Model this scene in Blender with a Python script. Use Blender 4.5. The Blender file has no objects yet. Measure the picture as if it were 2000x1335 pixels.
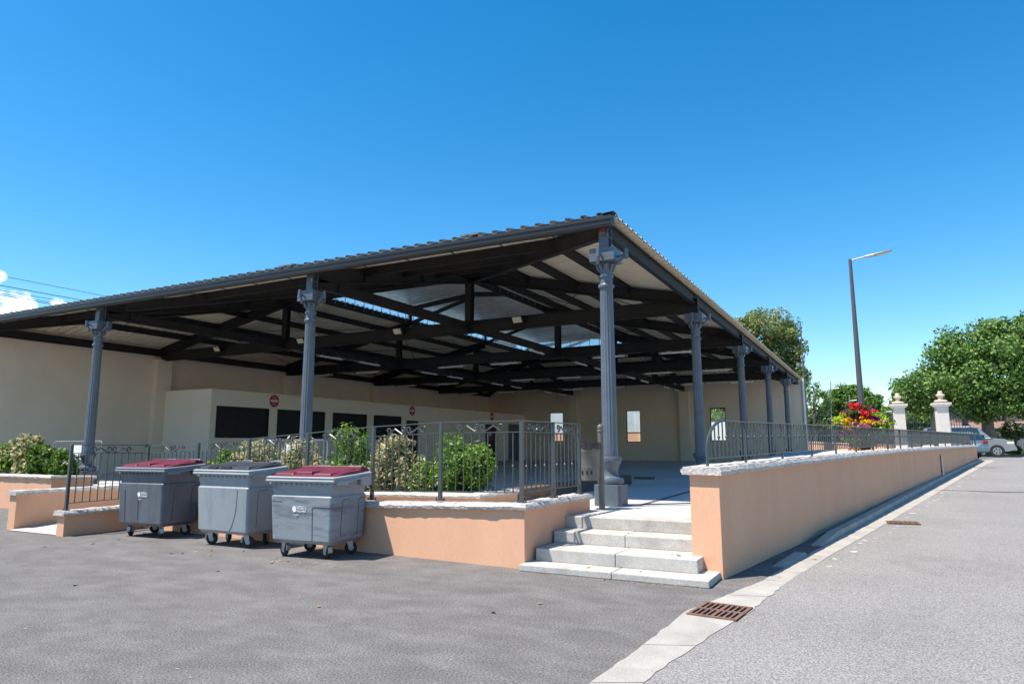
import bpy, bmesh, math, random
import numpy as np
from mathutils import Vector, Matrix
rnd = random.Random(7)
nrs = np.random.RandomState(11)
scene = bpy.context.scene
COL = scene.collection
V = Vector

# ------------------------------------------------------------------ camera
cam_d = bpy.data.cameras.new("camera"); cam = bpy.data.objects.new("camera", cam_d); COL.objects.link(cam)
cam_d.sensor_width = 36.0; cam_d.lens = 24.01; cam_d.clip_start = 0.1; cam_d.clip_end = 3000
r_ = V((0.8838624, 0.4677434, -0.0018237)); u_ = V((0.0717592, -0.1317435, 0.9886831)); f_ = V((-0.4622097, 0.8739907, 0.1500080))
M = Matrix((r_, u_, -f_)).transposed().to_4x4(); M.translation = V((4.42484, -12.28036, 1.7)); cam.matrix_world = M
scene.camera = cam
# ------------------------------------------------------------------ light and exposure
SUN_TO = V((0.36, 0.365, -1.0)).normalized()          # direction the light travels
scene.view_settings.view_transform = 'Standard'; scene.view_settings.look = 'None'
scene.view_settings.gamma = 1.0; scene.view_settings.use_curve_mapping = False
scene.view_settings.exposure = 0.86
sun_d = bpy.data.lights.new("sun", 'SUN'); sun = bpy.data.objects.new("sun", sun_d); COL.objects.link(sun)
sun_d.energy = 4.4; sun_d.angle = math.radians(0.5); sun_d.color = (1.0, 0.93, 0.83)
sun.rotation_euler = SUN_TO.to_track_quat('-Z', 'Y').to_euler(); sun.location = (-10, -12, 30)
W = bpy.data.worlds.new("World"); scene.world = W; W.use_nodes = True
def build_world():
    nt = W.node_tree; N = nt.nodes; Lk = nt.links; N.clear()
    out = N.new('ShaderNodeOutputWorld'); bg = N.new('ShaderNodeBackground')
    sky = N.new('ShaderNodeTexSky'); sky.sky_type = 'NISHITA'; sky.sun_disc = False
    to_sun = -SUN_TO
    sky.sun_elevation = math.asin(to_sun.z); sky.sun_rotation = math.atan2(to_sun.x, to_sun.y)
    sky.altitude = 200; sky.air_density = 1.0; sky.dust_density = 0.3; sky.ozone_density = 2.2
    hs = N.new('ShaderNodeHueSaturation'); hs.inputs['Saturation'].default_value = 1.42; hs.inputs['Value'].default_value = 0.86; hs.inputs['Hue'].default_value = 0.4925
    Lk.new(sky.outputs[0], hs.inputs['Color'])
    tc = N.new('ShaderNodeTexCoord')
    nz = N.new('ShaderNodeTexNoise'); nz.inputs['Scale'].default_value = 26.0; nz.inputs['Detail'].default_value = 7; nz.inputs['Roughness'].default_value = 0.55
    mp = N.new('ShaderNodeMapping'); mp.inputs['Scale'].default_value = (1, 1, 1.9)
    Lk.new(tc.outputs['Generated'], mp.inputs[0]); Lk.new(mp.outputs[0], nz.inputs['Vector'])
    total = None
    for cdir, rad, bias in (((-0.888, 0.425, 0.158), 0.052, 0.42), ((-0.868, 0.463, 0.168), 0.03, 0.46), ((-0.893, 0.41, 0.197), 0.016, 0.40), ((-0.94, 0.30, 0.17), 0.12, 0.44), ((0.052, 0.996, 0.066), 0.06, 0.50), ((0.20, 0.97, 0.06), 0.12, 0.50)):
        d = N.new('ShaderNodeVectorMath'); d.operation = 'DISTANCE'; d.inputs[1].default_value = V(cdir).normalized()
        Lk.new(tc.outputs['Generated'], d.inputs[0])
        m1 = N.new('ShaderNodeMapRange'); m1.interpolation_type = 'SMOOTHSTEP'
        m1.inputs['From Min'].default_value = rad; m1.inputs['From Max'].default_value = 0.0; m1.inputs['To Min'].default_value = -0.35; m1.inputs['To Max'].default_value = 0.18
        Lk.new(d.outputs['Value'], m1.inputs['Value'])
        a = N.new('ShaderNodeMath'); a.operation = 'ADD'; Lk.new(nz.outputs['Fac'], a.inputs[0]); Lk.new(m1.outputs[0], a.inputs[1])
        m2 = N.new('ShaderNodeMapRange'); m2.interpolation_type = 'SMOOTHSTEP'
        m2.inputs['From Min'].default_value = bias; m2.inputs['From Max'].default_value = bias + 0.2
        Lk.new(a.outputs[0], m2.inputs['Value'])
        m2.inputs['To Max'].default_value = 1.0 if cdir[0] < -.5 else 0.42
        if total is None: total = m2.outputs[0]
        else:
            mx = N.new('ShaderNodeMath'); mx.operation = 'MAXIMUM'; Lk.new(total, mx.inputs[0]); Lk.new(m2.outputs[0], mx.inputs[1]); total = mx.outputs[0]
    mix = N.new('ShaderNodeMix'); mix.data_type = 'RGBA'; mix.inputs[7].default_value = (8.2, 8.4, 8.8, 1)
    Lk.new(total, mix.inputs[0]); Lk.new(hs.outputs[0], mix.inputs[6])
    Lk.new(mix.outputs[2], bg.inputs['Color']); bg.inputs['Strength'].default_value = 0.135
    Lk.new(bg.outputs[0], out.inputs[0])
build_world()

# ------------------------------------------------------------------ materials
def new_mat(name):
    m = bpy.data.materials.new(name); m.use_nodes = True
    return m, m.node_tree.nodes, m.node_tree.links, m.node_tree.nodes['Principled BSDF']
def mat(name, col, rough=0.6, var=0.12, scale=4.0, bump=0.0, bscale=60.0, metal=0.0, col2=None, c2scale=1.2, c2lo=0.5, c2hi=0.7, spec=0.4, fine=0.0, fscale=180.0, stretch=None, col3=None):
    m, N, L, p = new_mat(name)
    p.inputs['Roughness'].default_value = rough; p.inputs['Metallic'].default_value = metal
    p.inputs['Specular IOR Level'].default_value = spec
    tc = N.new('ShaderNodeTexCoord'); src = tc.outputs['Object']
    if stretch:
        mp = N.new('ShaderNodeMapping'); mp.inputs['Scale'].default_value = stretch; L.new(src, mp.inputs[0]); src = mp.outputs[0]
    nz = N.new('ShaderNodeTexNoise'); nz.inputs['Scale'].default_value = scale; nz.inputs['Detail'].default_value = 6; L.new(src, nz.inputs['Vector'])
    cr = N.new('ShaderNodeValToRGB'); c = np.array(col[:3])
    cr.color_ramp.elements[0].position = 0.25; cr.color_ramp.elements[1].position = 0.75
    cr.color_ramp.elements[0].color = (*np.clip(c * (1 - var), 0, 1), 1); cr.color_ramp.elements[1].color = (*np.clip(c * (1 + var), 0, 1), 1)
    L.new(nz.outputs['Fac'], cr.inputs[0]); outc = cr.outputs[0]
    def mixin(outc, fac, col):
        mx = N.new('ShaderNodeMix'); mx.data_type = 'RGBA'; L.new(fac, mx.inputs[0]); L.new(outc, mx.inputs[6]); mx.inputs[7].default_value = (*col[:3], 1); return mx.outputs[2]
    if col2 is not None:
        n2 = N.new('ShaderNodeTexNoise'); n2.inputs['Scale'].default_value = c2scale; n2.inputs['Detail'].default_value = 8; n2.inputs['Roughness'].default_value = 0.62; L.new(src, n2.inputs['Vector'])
        r2 = N.new('ShaderNodeMapRange'); r2.inputs['From Min'].default_value = c2lo; r2.inputs['From Max'].default_value = c2hi; L.new(n2.outputs['Fac'], r2.inputs['Value'])
        outc = mixin(outc, r2.outputs[0], col2)
    if col3 is not None:
        n3 = N.new('ShaderNodeTexNoise'); n3.inputs['Scale'].default_value = 0.55; n3.inputs['Detail'].default_value = 9; n3.inputs['Roughness'].default_value = 0.7; n3.inputs['Distortion'].default_value = 0.6; L.new(src, n3.inputs['Vector'])
        r3 = N.new('ShaderNodeMapRange'); r3.inputs['From Min'].default_value = 0.56; r3.inputs['From Max'].default_value = 0.78; L.new(n3.outputs['Fac'], r3.inputs['Value'])
        outc = mixin(outc, r3.outputs[0], col3)
    if fine > 0:
        vo = N.new('ShaderNodeTexNoise'); vo.inputs['Scale'].default_value = fscale; vo.inputs['Detail'].default_value = 3; L.new(src, vo.inputs['Vector'])
        rr = N.new('ShaderNodeMapRange'); rr.inputs['From Min'].default_value = 0.3; rr.inputs['From Max'].default_value = 0.7
        rr.inputs['To Min'].default_value = 1 - fine; rr.inputs['To Max'].default_value = 1 + fine; L.new(vo.outputs['Fac'], rr.inputs['Value'])
        mm = N.new('ShaderNodeMix'); mm.data_type = 'RGBA'; mm.blend_type = 'MULTIPLY'; mm.inputs[0].default_value = 1.0
        L.new(outc, mm.inputs[6]); L.new(rr.outputs[0], mm.inputs[7]); outc = mm.outputs[2]
    L.new(outc, p.inputs['Base Color'])
    if bump > 0:
        bn = N.new('ShaderNodeTexNoise'); bn.inputs['Scale'].default_value = bscale; bn.inputs['Detail'].default_value = 5; L.new(src, bn.inputs['Vector'])
        b = N.new('ShaderNodeBump'); b.inputs['Strength'].default_value = bump; b.inputs['Distance'].default_value = 0.02; L.new(bn.outputs['Fac'], b.inputs['Height']); L.new(b.outputs[0], p.inputs['Normal'])
    return m
def leaf_mat(name, col, trans=0.35):
    m, N, L, p = new_mat(name)
    p.inputs['Roughness'].default_value = 0.45; p.inputs['Specular IOR Level'].default_value = 0.35
    oi = N.new('ShaderNodeNewGeometry'); 
    hs = N.new('ShaderNodeHueSaturation'); hs.inputs['Color'].default_value = (*col, 1)
    mr = N.new('ShaderNodeMapRange'); mr.inputs['To Min'].default_value = 0.65; mr.inputs['To Max'].default_value = 1.35
    L.new(oi.outputs['Random Per Island'], mr.inputs['Value']); L.new(mr.outputs[0], hs.inputs['Value']); L.new(hs.outputs[0], p.inputs['Base Color'])
    t = N.new('ShaderNodeBsdfTranslucent'); L.new(hs.outputs[0], t.inputs['Color'])
    mx = N.new('ShaderNodeMixShader'); mx.inputs[0].default_value = trans
    out = [n for n in N if n.type == 'OUTPUT_MATERIAL'][0]
    L.new(p.outputs[0], mx.inputs[1]); L.new(t.outputs[0], mx.inputs[2]); L.new(mx.outputs[0], out.inputs[0])
    return m
MT = {}
MT['steel'] = mat('dark_steel_paint', (0.025, 0.0245, 0.025), 0.62, 0.2, 2.0, spec=0.25)
MT['gutter'] = mat('gutter_metal', (0.022, 0.024, 0.029), 0.42, 0.12, 1.5)
MT['column'] = mat('column_paint', (0.100, 0.122, 0.150), 0.38, 0.14, 5.0, 0.12, 40)
MT['deck'] = mat('roof_underside', (0.78, 0.685, 0.53), 0.55, 0.05, 1.0)
MT['rooftop'] = mat('roof_sheet', (0.14, 0.16, 0.16), 0.5, 0.1, 1.0)
MT['zinc'] = mat('zinc_sheet', (0.66, 0.67, 0.66), 0.32, 0.2, 2.5, metal=0.7)
MT['wallbeige'] = mat('beige_render', (0.74, 0.635, 0.52), 0.9, 0.04, 0.8, 0.25, 90, col2=(0.67, 0.57, 0.46), c2scale=0.35)
MT['kiosk'] = mat('cream_render', (0.80, 0.71, 0.60), 0.9, 0.03, 0.8, 0.2, 90)
MT['peach'] = mat('peach_render', (0.69, 0.385, 0.24), 0.92, 0.05, 1.4, 0.22, 190, col2=(0.72, 0.44, 0.30), c2scale=1.8, c2lo=0.54, c2hi=0.76, fine=0.04, fscale=60, col3=(0.60, 0.325, 0.20), stretch=(1, 1, 0.3))
MT['coping'] = mat('pale_stone', (0.50, 0.455, 0.415), 0.9, 0.24, 14.0, 1.0, 24, col2=(0.36, 0.31, 0.28), c2scale=9, c2lo=0.54, c2hi=0.72)
MT['concrete'] = mat('pale_concrete', (0.56, 0.54, 0.50), 0.85, 0.08, 1.2, 0.15, 70, col2=(0.46, 0.44, 0.41), c2scale=0.8, fine=0.08, fscale=120)
MT['slab'] = mat('hall_floor_concrete', (0.55, 0.545, 0.53), 0.6, 0.1, 0.7, 0.1, 50, col2=(0.45, 0.45, 0.445), c2scale=0.5, c2lo=0.45, c2hi=0.7)
MT['granite'] = mat('grey_granite', (0.46, 0.435, 0.395), 0.85, 0.12, 4, 0.3, 120, col2=(0.35, 0.325, 0.29), c2scale=2.5, c2lo=0.5, c2hi=0.75, fine=0.32, fscale=120)
MT['asphalt'] = mat('forecourt_asphalt', (0.136, 0.126, 0.119), 0.95, 0.14, 2.6, 0.45, 90, col2=(0.190, 0.178, 0.169), c2scale=2.0, c2lo=0.44, c2hi=0.72, fine=0.66, fscale=60, col3=(0.105, 0.098, 0.093), stretch=(.8, 1.25, 1))
MT['road'] = mat('road_asphalt', (0.245, 0.230, 0.216), 0.95, 0.1, 1.0, 0.5, 75, col2=(0.21, 0.195, 0.182), c2scale=0.5, fine=0.58, fscale=66, col3=(0.185, 0.173, 0.163))
MT['strip'] = mat('kerb_concrete', (0.38, 0.355, 0.315), 0.9, 0.16, 3.0, 0.6, 50, col2=(0.30, 0.28, 0.25), c2scale=2.2, c2lo=0.52, c2hi=0.72, fine=0.1, fscale=140)
MT['paint'] = mat('worn_white_paint', (0.44, 0.425, 0.40), 0.9, 0.25, 25)
MT['rail'] = mat('railing_paint', (0.052, 0.063, 0.068), 0.36, 0.12, 6, spec=0.6)
MT['shutter'] = mat('black_shutter', (0.018, 0.019, 0.021), 0.5, 0.15, 3)
MT['door'] = mat('dark_door', (0.02, 0.02, 0.022), 0.5, 0.1, 3)
MT['bluedoor'] = mat('grey_blue_door', (0.10, 0.13, 0.16), 0.5, 0.1, 3)
MT['signred'] = mat('sign_red', (0.38, 0.012, 0.022), 0.5, 0.04, 3)
MT['white'] = mat('white_paint', (0.78, 0.78, 0.77), 0.5, 0.03, 3)
MT['pink'] = mat('pale_pink_print', (0.75, 0.45, 0.45), 0.5, 0.03, 3)
MT['tube'] = mat('frosted_tube', (0.80, 0.79, 0.75), 0.3, 0.04, 3)
MT['tubeend'] = mat('tube_cap', (0.35, 0.33, 0.30), 0.4, 0.04, 3)
MT['lens'] = mat('lamp_glass', (0.72, 0.64, 0.50), 0.25, 0.04, 20)
MT['black'] = mat('black_plastic', (0.012, 0.012, 0.013), 0.5, 0.1, 5)
MT['rubber'] = mat('black_rubber', (0.02, 0.02, 0.021), 0.8, 0.15, 8)
MT['galv'] = mat('galvanised_metal', (0.34, 0.345, 0.35), 0.4, 0.15, 12, metal=0.55)
MT['lampgrey'] = mat('lamp_pole_paint', (0.085, 0.085, 0.095), 0.45, 0.1, 4)
MT['taupe'] = mat('litter_bin_paint', (0.13, 0.127, 0.113), 0.5, 0.08, 6)
MT['binbag'] = mat('bin_bag', (0.035, 0.035, 0.04), 0.22, 0.4, 14)
MT['slot'] = mat('drain_slot_iron', (0.13, 0.11, 0.095), 0.7, 0.2, 12)
MT['spot'] = mat('pale_spots', (0.27, 0.255, 0.24), 0.9, 0.2, 30)
MT['timber'] = mat('weathered_sleeper', (0.155, 0.105, 0.075), 0.9, 0.35, 5, 0.8, 30, stretch=(6, 0.6, 6))
MT['rust'] = mat('rusty_iron', (0.20, 0.105, 0.075), 0.8, 0.3, 10, 0.4, 60)
MT['pit'] = mat('dark_pit', (0.006, 0.006, 0.006), 0.9, 0.1, 3)
MT['soil'] = mat('planter_soil', (0.075, 0.055, 0.04), 0.95, 0.3, 10, 0.8, 40)
MT['bark'] = mat('plane_bark', (0.22, 0.19, 0.15), 0.9, 0.4, 6, 0.6, 20)
MT['bark2'] = mat('dark_bark', (0.10, 0.08, 0.06), 0.9, 0.3, 6, 0.6, 20)
MT['pillar'] = mat('white_stone', (0.60, 0.565, 0.52), 0.85, 0.08, 3, 0.3, 60)
MT['finial'] = mat('cream_stone', (0.66, 0.53, 0.40), 0.85, 0.1, 6, 0.3, 60)
MT['house'] = mat('pink_brick_wall', (0.52, 0.33, 0.25), 0.9, 0.12, 2)
MT['tile'] = mat('roof_tile', (0.40, 0.22, 0.15), 0.9, 0.2, 3)
MT['galvpale'] = mat('pale_panel', (0.50, 0.53, 0.52), 0.6, 0.1, 2)
MT['greyfence'] = mat('grey_boards', (0.14, 0.16, 0.19), 0.7, 0.1, 3)
MT['silver'] = mat('silver_car_paint', (0.27, 0.285, 0.30), 0.3, 0.03, 3, metal=0.4)
MT['bluecar'] = mat('blue_grey_car_paint', (0.24, 0.30, 0.33), 0.3, 0.03, 3, metal=0.4)
MT['glassdark'] = mat('car_glass', (0.02, 0.04, 0.05), 0.08, 0.05, 3, spec=0.8)
MT['redlamp'] = mat('red_tail_lamp', (0.45, 0.01, 0.015), 0.2, 0.05, 3)
MT['wire'] = mat('overhead_wire', (0.02, 0.02, 0.025), 0.5, 0.05, 3)
MT['dryleaf'] = mat('dry_leaf', (0.34, 0.20, 0.09), 0.8, 0.35, 30)
MT['hose'] = mat('red_hose', (0.50, 0.08, 0.04), 0.5, 0.1, 3)
MT['bin_dark'] = mat('bin_plastic_dark', (0.098, 0.108, 0.125), 0.42, 0.14, 2.2, 0.1, 30, col2=(0.135, 0.15, 0.175), c2scale=1.6, c2lo=0.45, c2hi=0.7, stretch=(3, 3, 0.7))
MT['bin_light'] = mat('bin_plastic_pale', (0.275, 0.30, 0.32), 0.45, 0.06, 2.2, 0.1, 30, col2=(0.20, 0.225, 0.245), c2scale=2.2, c2lo=0.5, c2hi=0.75, stretch=(2.2, 2.2, .8))
MT['bin_worn'] = mat('bin_plastic_worn', (0.255, 0.278, 0.30), 0.45, 0.10, 2.2, 0.1, 30, col2=(0.13, 0.145, 0.16), c2scale=1.5, c2lo=0.50, c2hi=0.68, stretch=(1, 1, 5))
MT['rim'] = mat('bin_rim', (0.33, 0.35, 0.365), 0.45, 0.1, 4)
MT['rim_dark'] = mat('bin_rim_slate', (0.20, 0.218, 0.24), 0.45, 0.1, 4)
MT['maroon'] = mat('maroon_lid', (0.150, 0.022, 0.042), 0.42, 0.12, 3)
MT['lidgrey'] = mat('charcoal_lid', (0.040, 0.046, 0.056), 0.42, 0.15, 3)
MT['lf_plane1'] = leaf_mat('plane_leaf_dark', (0.068, 0.149, 0.030)); MT['lf_plane2'] = leaf_mat('plane_leaf', (0.135, 0.250, 0.047)); MT['lf_plane3'] = leaf_mat('plane_leaf_pale', (0.243, 0.365, 0.095))
MT['lf_olive1'] = leaf_mat('olive_leaf_dark', (0.108, 0.162, 0.054)); MT['lf_olive2'] = leaf_mat('olive_leaf_tan', (0.351, 0.324, 0.121))
MT['lf_pine'] = leaf_mat('pine_needles', (0.081, 0.176, 0.027)); MT['lf_pine2'] = leaf_mat('pine_needles_pale', (0.162, 0.284, 0.041))
MT['lf_cyp'] = leaf_mat('cypress_needles', (0.03, 0.05, 0.03))
MT['lf_bright'] = leaf_mat('bright_shrub_leaf', (0.19, 0.33, 0.030)); MT['lf_bright2'] = leaf_mat('bright_shrub_leaf_deep', (0.075, 0.16, 0.018))
MT['lf_cream'] = leaf_mat('cream_shrub_leaf', (0.62, 0.52, 0.27)); MT['lf_green'] = leaf_mat('green_shrub_leaf', (0.085, 0.145, 0.035)); MT['lf_cream2'] = leaf_mat('sage_shrub_leaf', (0.36, 0.38, 0.20))
MT['fl_lime'] = leaf_mat('lime_leaf', (0.42, 0.55, 0.03)); MT['fl_yellow'] = leaf_mat('yellow_petal', (0.72, 0.40, 0.01)); MT['fl_red'] = leaf_mat('red_petal', (0.60, 0.02, 0.02)); MT['fl_mag'] = leaf_mat('magenta_petal', (0.45, 0.01, 0.28))
def poly_mat():
    m, N, L, p = new_mat('translucent_glazing')
    t = N.new('ShaderNodeBsdfTranslucent'); t.inputs['Color'].default_value = (0.80, 0.90, 0.97, 1)
    tr = N.new('ShaderNodeBsdfTransparent'); tr.inputs['Color'].default_value = (0.85, 0.95, 1.0, 1)
    m1 = N.new('ShaderNodeMixShader'); m1.inputs[0].default_value = 0.5
    L.new(t.outputs[0], m1.inputs[1]); L.new(tr.outputs[0], m1.inputs[2])
    out = [n for n in N if n.type == 'OUTPUT_MATERIAL'][0]; L.new(m1.outputs[0], out.inputs[0])
    return m
MT['poly'] = poly_mat()
def glass_mat():
    m, N, L, p = new_mat('window_glass')
    g = N.new('ShaderNodeBsdfGlossy'); g.inputs['Roughness'].default_value = 0.02
    tr = N.new('ShaderNodeBsdfTransparent'); tr.inputs['Color'].default_value = (0.88, 0.93, 0.92, 1)
    m1 = N.new('ShaderNodeMixShader'); m1.inputs[0].default_value = 0.93
    L.new(g.outputs[0], m1.inputs[1]); L.new(tr.outputs[0], m1.inputs[2])
    out = [n for n in N if n.type == 'OUTPUT_MATERIAL'][0]; L.new(m1.outputs[0], out.inputs[0])
    return m
MT['glass'] = glass_mat()

# ------------------------------------------------------------------ mesh helpers
def tag(o, label=None, cat=None, group=None, kind=None):
    if label: o['label'] = label
    if cat: o['category'] = cat
    if group: o['group'] = group
    if kind: o['kind'] = kind
    return o
def empty(name, loc=(0, 0, 0), rz=0, label=None, cat=None, group=None):
    o = bpy.data.objects.new(name, None); o.empty_display_size = 0.2; COL.objects.link(o); o.location = loc; o.rotation_euler = (0, 0, rz)
    return tag(o, label, cat, group)
class MB:
    def __init__(s): s.v = []; s.f = []; s.m = []
    def quad(s, a, b, c, d, mi=0):
        n = len(s.v); s.v += [tuple(a), tuple(b), tuple(c), tuple(d)]; s.f.append((n, n + 1, n + 2, n + 3)); s.m.append(mi)
    def poly(s, pts, mi=0):
        n = len(s.v); s.v += [tuple(p) for p in pts]; s.f.append(tuple(range(n, n + len(pts)))); s.m.append(mi)
    def hexa(s, P, mi=0):      # 8 corner points: bottom 4 ccw, top 4 ccw
        n = len(s.v); s.v += [tuple(p) for p in P]
        for q in ((3, 2, 1, 0), (4, 5, 6, 7), (0, 1, 5, 4), (1, 2, 6, 5), (2, 3, 7, 6), (3, 0, 4, 7)):
            s.f.append(tuple(n + i for i in q)); s.m.append(mi)
    def box(s, x0, x1, y0, y1, z0, z1, mi=0):
        s.hexa([(x0, y0, z0), (x1, y0, z0), (x1, y1, z0), (x0, y1, z0), (x0, y0, z1), (x1, y0, z1), (x1, y1, z1), (x0, y1, z1)], mi)
    def frustum(s, w0, d0, w1, d1, z0, z1, mi=0, c=(0, 0)):
        x, y = c
        s.hexa([(x - w0, y - d0, z0), (x + w0, y - d0, z0), (x + w0, y + d0, z0), (x - w0, y + d0, z0), (x - w1, y - d1, z1), (x + w1, y - d1, z1), (x + w1, y + d1, z1), (x - w1, y + d1, z1)], mi)
    def bar(s, a, b, w, h, up=(0, 0, 1), mi=0):
        a = V(a); b = V(b); d = (b - a).normalized(); up = V(up)
        if abs(d.dot(up)) > 0.999: up = V((0, 1, 0))
        sd = d.cross(up).normalized(); uu = sd.cross(d).normalized()
        sd = sd * w / 2; uu = uu * h / 2
        s.hexa([a - sd - uu, a + sd - uu, b + sd - uu, b - sd - uu, a - sd + uu, a + sd + uu, b + sd + uu, b - sd + uu], mi)
    def ibeam(s, a, b, h, w, tf=0.018, tw=0.012, up=(0, 0, 1), mi=0):
        a = V(a); b = V(b); d = (b - a).normalized(); sd = d.cross(V(up)).normalized(); uu = sd.cross(d).normalized()
        o = uu * (h / 2 - tf / 2)
        s.bar(a + o, b + o, w, tf, up, mi); s.bar(a - o, b - o, w, tf, up, mi); s.bar(a, b, tw, h - 2 * tf, up, mi)
    def tube(s, pts, r, n=8, caps=True, mi=0):
        pts = [V(p) for p in pts]; rs = r if isinstance(r, (list, tuple)) else [r] * len(pts)
        n0 = len(s.v); ref = None
        for i, p in enumerate(pts):
            d = (pts[min(i + 1, len(pts) - 1)] - pts[max(i - 1, 0)]).normalized()
            if ref is None or abs(ref.dot(d)) > 0.97:
                ref = V((0, 0, 1)) if abs(d.z) < 0.9 else V((1, 0, 0))
            sd = d.cross(ref).normalized(); uu = sd.cross(d).normalized(); ref = uu
            for k in range(n):
                t = 2 * math.pi * k / n; q = p + (sd * math.cos(t) + uu * math.sin(t)) * rs[i]; s.v.append(tuple(q))
        for i in range(len(pts) - 1):
            for k in range(n):
                a = n0 + i * n + k; b = n0 + i * n + (k + 1) % n; s.f.append((a, b, b + n, a + n)); s.m.append(mi)
        if caps:
            s.f.append(tuple(n0 + k for k in range(n))[::-1]); s.m.append(mi)
            s.f.append(tuple(n0 + (len(pts) - 1) * n + k for k in range(n))); s.m.append(mi)
    def lathe(s, prof, n=24, c=(0, 0, 0), mi=0, sy=1.0, rmod=None):
        n0 = len(s.v)
        for (r, z) in prof:
            for k in range(n):
                t = 2 * math.pi * k / n; rr = r * (rmod(k, z) if rmod else 1)
                s.v.append((c[0] + rr * math.cos(t), c[1] + rr * sy * math.sin(t), c[2] + z))
        for i in range(len(prof) - 1):
            for k in range(n):
                a = n0 + i * n + k; b = n0 + i * n + (k + 1) % n; s.f.append((a, b, b + n, a + n)); s.m.append(mi)
        s.f.append(tuple(n0 + k for k in range(n))[::-1]); s.m.append(mi)
        s.f.append(tuple(n0 + (len(prof) - 1) * n + k for k in range(n))); s.m.append(mi)
    def ball(s, c, r, n=8, mi=0):
        s.lathe([(r * max(0.05, math.sin(math.pi * i / 6)), -r * math.cos(math.pi * i / 6)) for i in range(7)], n, c, mi)
    def prism(s, poly, axis, a0, a1, mi=0):   # polygon (u,v) extruded along an axis
        def P(u, v, a): return {'x': (a, u, v), 'y': (u, a, v), 'z': (u, v, a)}[axis]
        n = len(poly); n0 = len(s.v)
        s.v += [P(u, v, a0) for u, v in poly] + [P(u, v, a1) for u, v in poly]
        s.f.append(tuple(range(n0, n0 + n))[::-1]); s.m.append(mi); s.f.append(tuple(range(n0 + n, n0 + 2 * n))); s.m.append(mi)
        for i in range(n):
            j = (i + 1) % n; s.f.append((n0 + i, n0 + j, n0 + n + j, n0 + n + i)); s.m.append(mi)
    def build(s, name, mats, parent=None, smooth=False, bevel=0.0, segs=2, fix=True):
        me = bpy.data.meshes.new(name); me.from_pydata(s.v, [], s.f)
        mats = mats if isinstance(mats, (list, tuple)) else [mats]
        for m in mats: me.materials.append(MT[m])
        if len(mats) > 1: me.polygons.foreach_set('material_index', s.m)
        if fix:
            bm = bmesh.new(); bm.from_mesh(me); bmesh.ops.recalc_face_normals(bm, faces=bm.faces)
            if bevel > 0:
                bmesh.ops.remove_doubles(bm, verts=bm.verts, dist=1e-5)
                es = [e for e in bm.edges if len(e.link_faces) == 2 and e.calc_face_angle(0) > 0.6]
                bmesh.ops.bevel(bm, geom=es, offset=bevel, segments=segs, profile=0.5, affect='EDGES', clamp_overlap=True)
            bm.to_mesh(me); bm.free()
        if smooth:
            me.polygons.foreach_set('use_smooth', [True] * len(me.polygons)); me.set_sharp_from_angle(angle=math.radians(40))
        me.update()
        o = bpy.data.objects.new(name, me); COL.objects.link(o)
        if parent: o.parent = parent
        return o
def children(o): return [c for c in bpy.data.objects if c.parent == o]
def copy_tree(o, parent=None):
    c = o.copy(); COL.objects.link(c)
    if parent: c.parent = parent
    for ch in children(o): copy_tree(ch, c)
    return c
def text_mesh(body, size, name, material, parent, M4, align='CENTER'):
    cu = bpy.data.curves.new(name, 'FONT'); cu.body = body; cu.size = size; cu.align_x = align; cu.align_y = 'CENTER'; cu.extrude = 0.0015
    to = bpy.data.objects.new(name, cu); COL.objects.link(to)
    dg = bpy.context.evaluated_depsgraph_get(); me = bpy.data.meshes.new_from_object(to.evaluated_get(dg)); bpy.data.objects.remove(to)
    me.materials.clear(); me.materials.append(MT[material]); me.transform(M4)
    o = bpy.data.objects.new(name, me); COL.objects.link(o); o.parent = parent
    return o
def wall_grid(mb, us, vs, holes, P, t):
    """wall with openings: u,v plane; P(u,v,depth); holes (u0,u1,v0,v1); thickness t"""
    U = sorted(set(us + [h[0] for h in holes] + [h[1] for h in holes])); Vv = sorted(set(vs + [h[2] for h in holes] + [h[3] for h in holes]))
    def solid(i, j):
        if i < 0 or j < 0 or i >= len(U) - 1 or j >= len(Vv) - 1: return False
        cu = (U[i] + U[i + 1]) / 2; cv = (Vv[j] + Vv[j + 1]) / 2
        return not any(h[0] < cu < h[1] and h[2] < cv < h[3] for h in holes)
    for i in range(len(U) - 1):
        for j in range(len(Vv) - 1):
            if not solid(i, j): continue
            a, b, c, d = U[i], U[i + 1], Vv[j], Vv[j + 1]
            mb.quad(P(a, c, 0), P(b, c, 0), P(b, d, 0), P(a, d, 0)); mb.quad(P(b, c, t), P(a, c, t), P(a, d, t), P(b, d, t))
            if not solid(i - 1, j): mb.quad(P(a, c, t), P(a, c, 0), P(a, d, 0), P(a, d, t))
            if not solid(i + 1, j): mb.quad(P(b, c, 0), P(b, c, t), P(b, d, t), P(b, d, 0))
            if not solid(i, j - 1): mb.quad(P(a, c, t), P(b, c, t), P(b, c, 0), P(a, c, 0))
            if not solid(i, j + 1): mb.quad(P(a, d, 0), P(b, d, 0), P(b, d, t), P(a, d, t))
def offs(pts, o):
    """offset an open polyline (x,y) sideways by o (positive = right of travel)"""
    out = []
    for i, p in enumerate(pts):
        dirs = []
        if i > 0: dirs.append((V(p[:2]) - V(pts[i - 1][:2])).normalized())
        if i < len(pts) - 1: dirs.append((V(pts[i + 1][:2]) - V(p[:2])).normalized())
        ns = [V((d.y, -d.x)) for d in dirs]
        n = ns[0] if len(ns) == 1 else (ns[0] + ns[1]).normalized()
        k = 1.0 if len(ns) == 1 else 1.0 / max(0.35, n.dot(ns[0]))
        out.append(V(p[:2]) + n * o * k)
    return out
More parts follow.
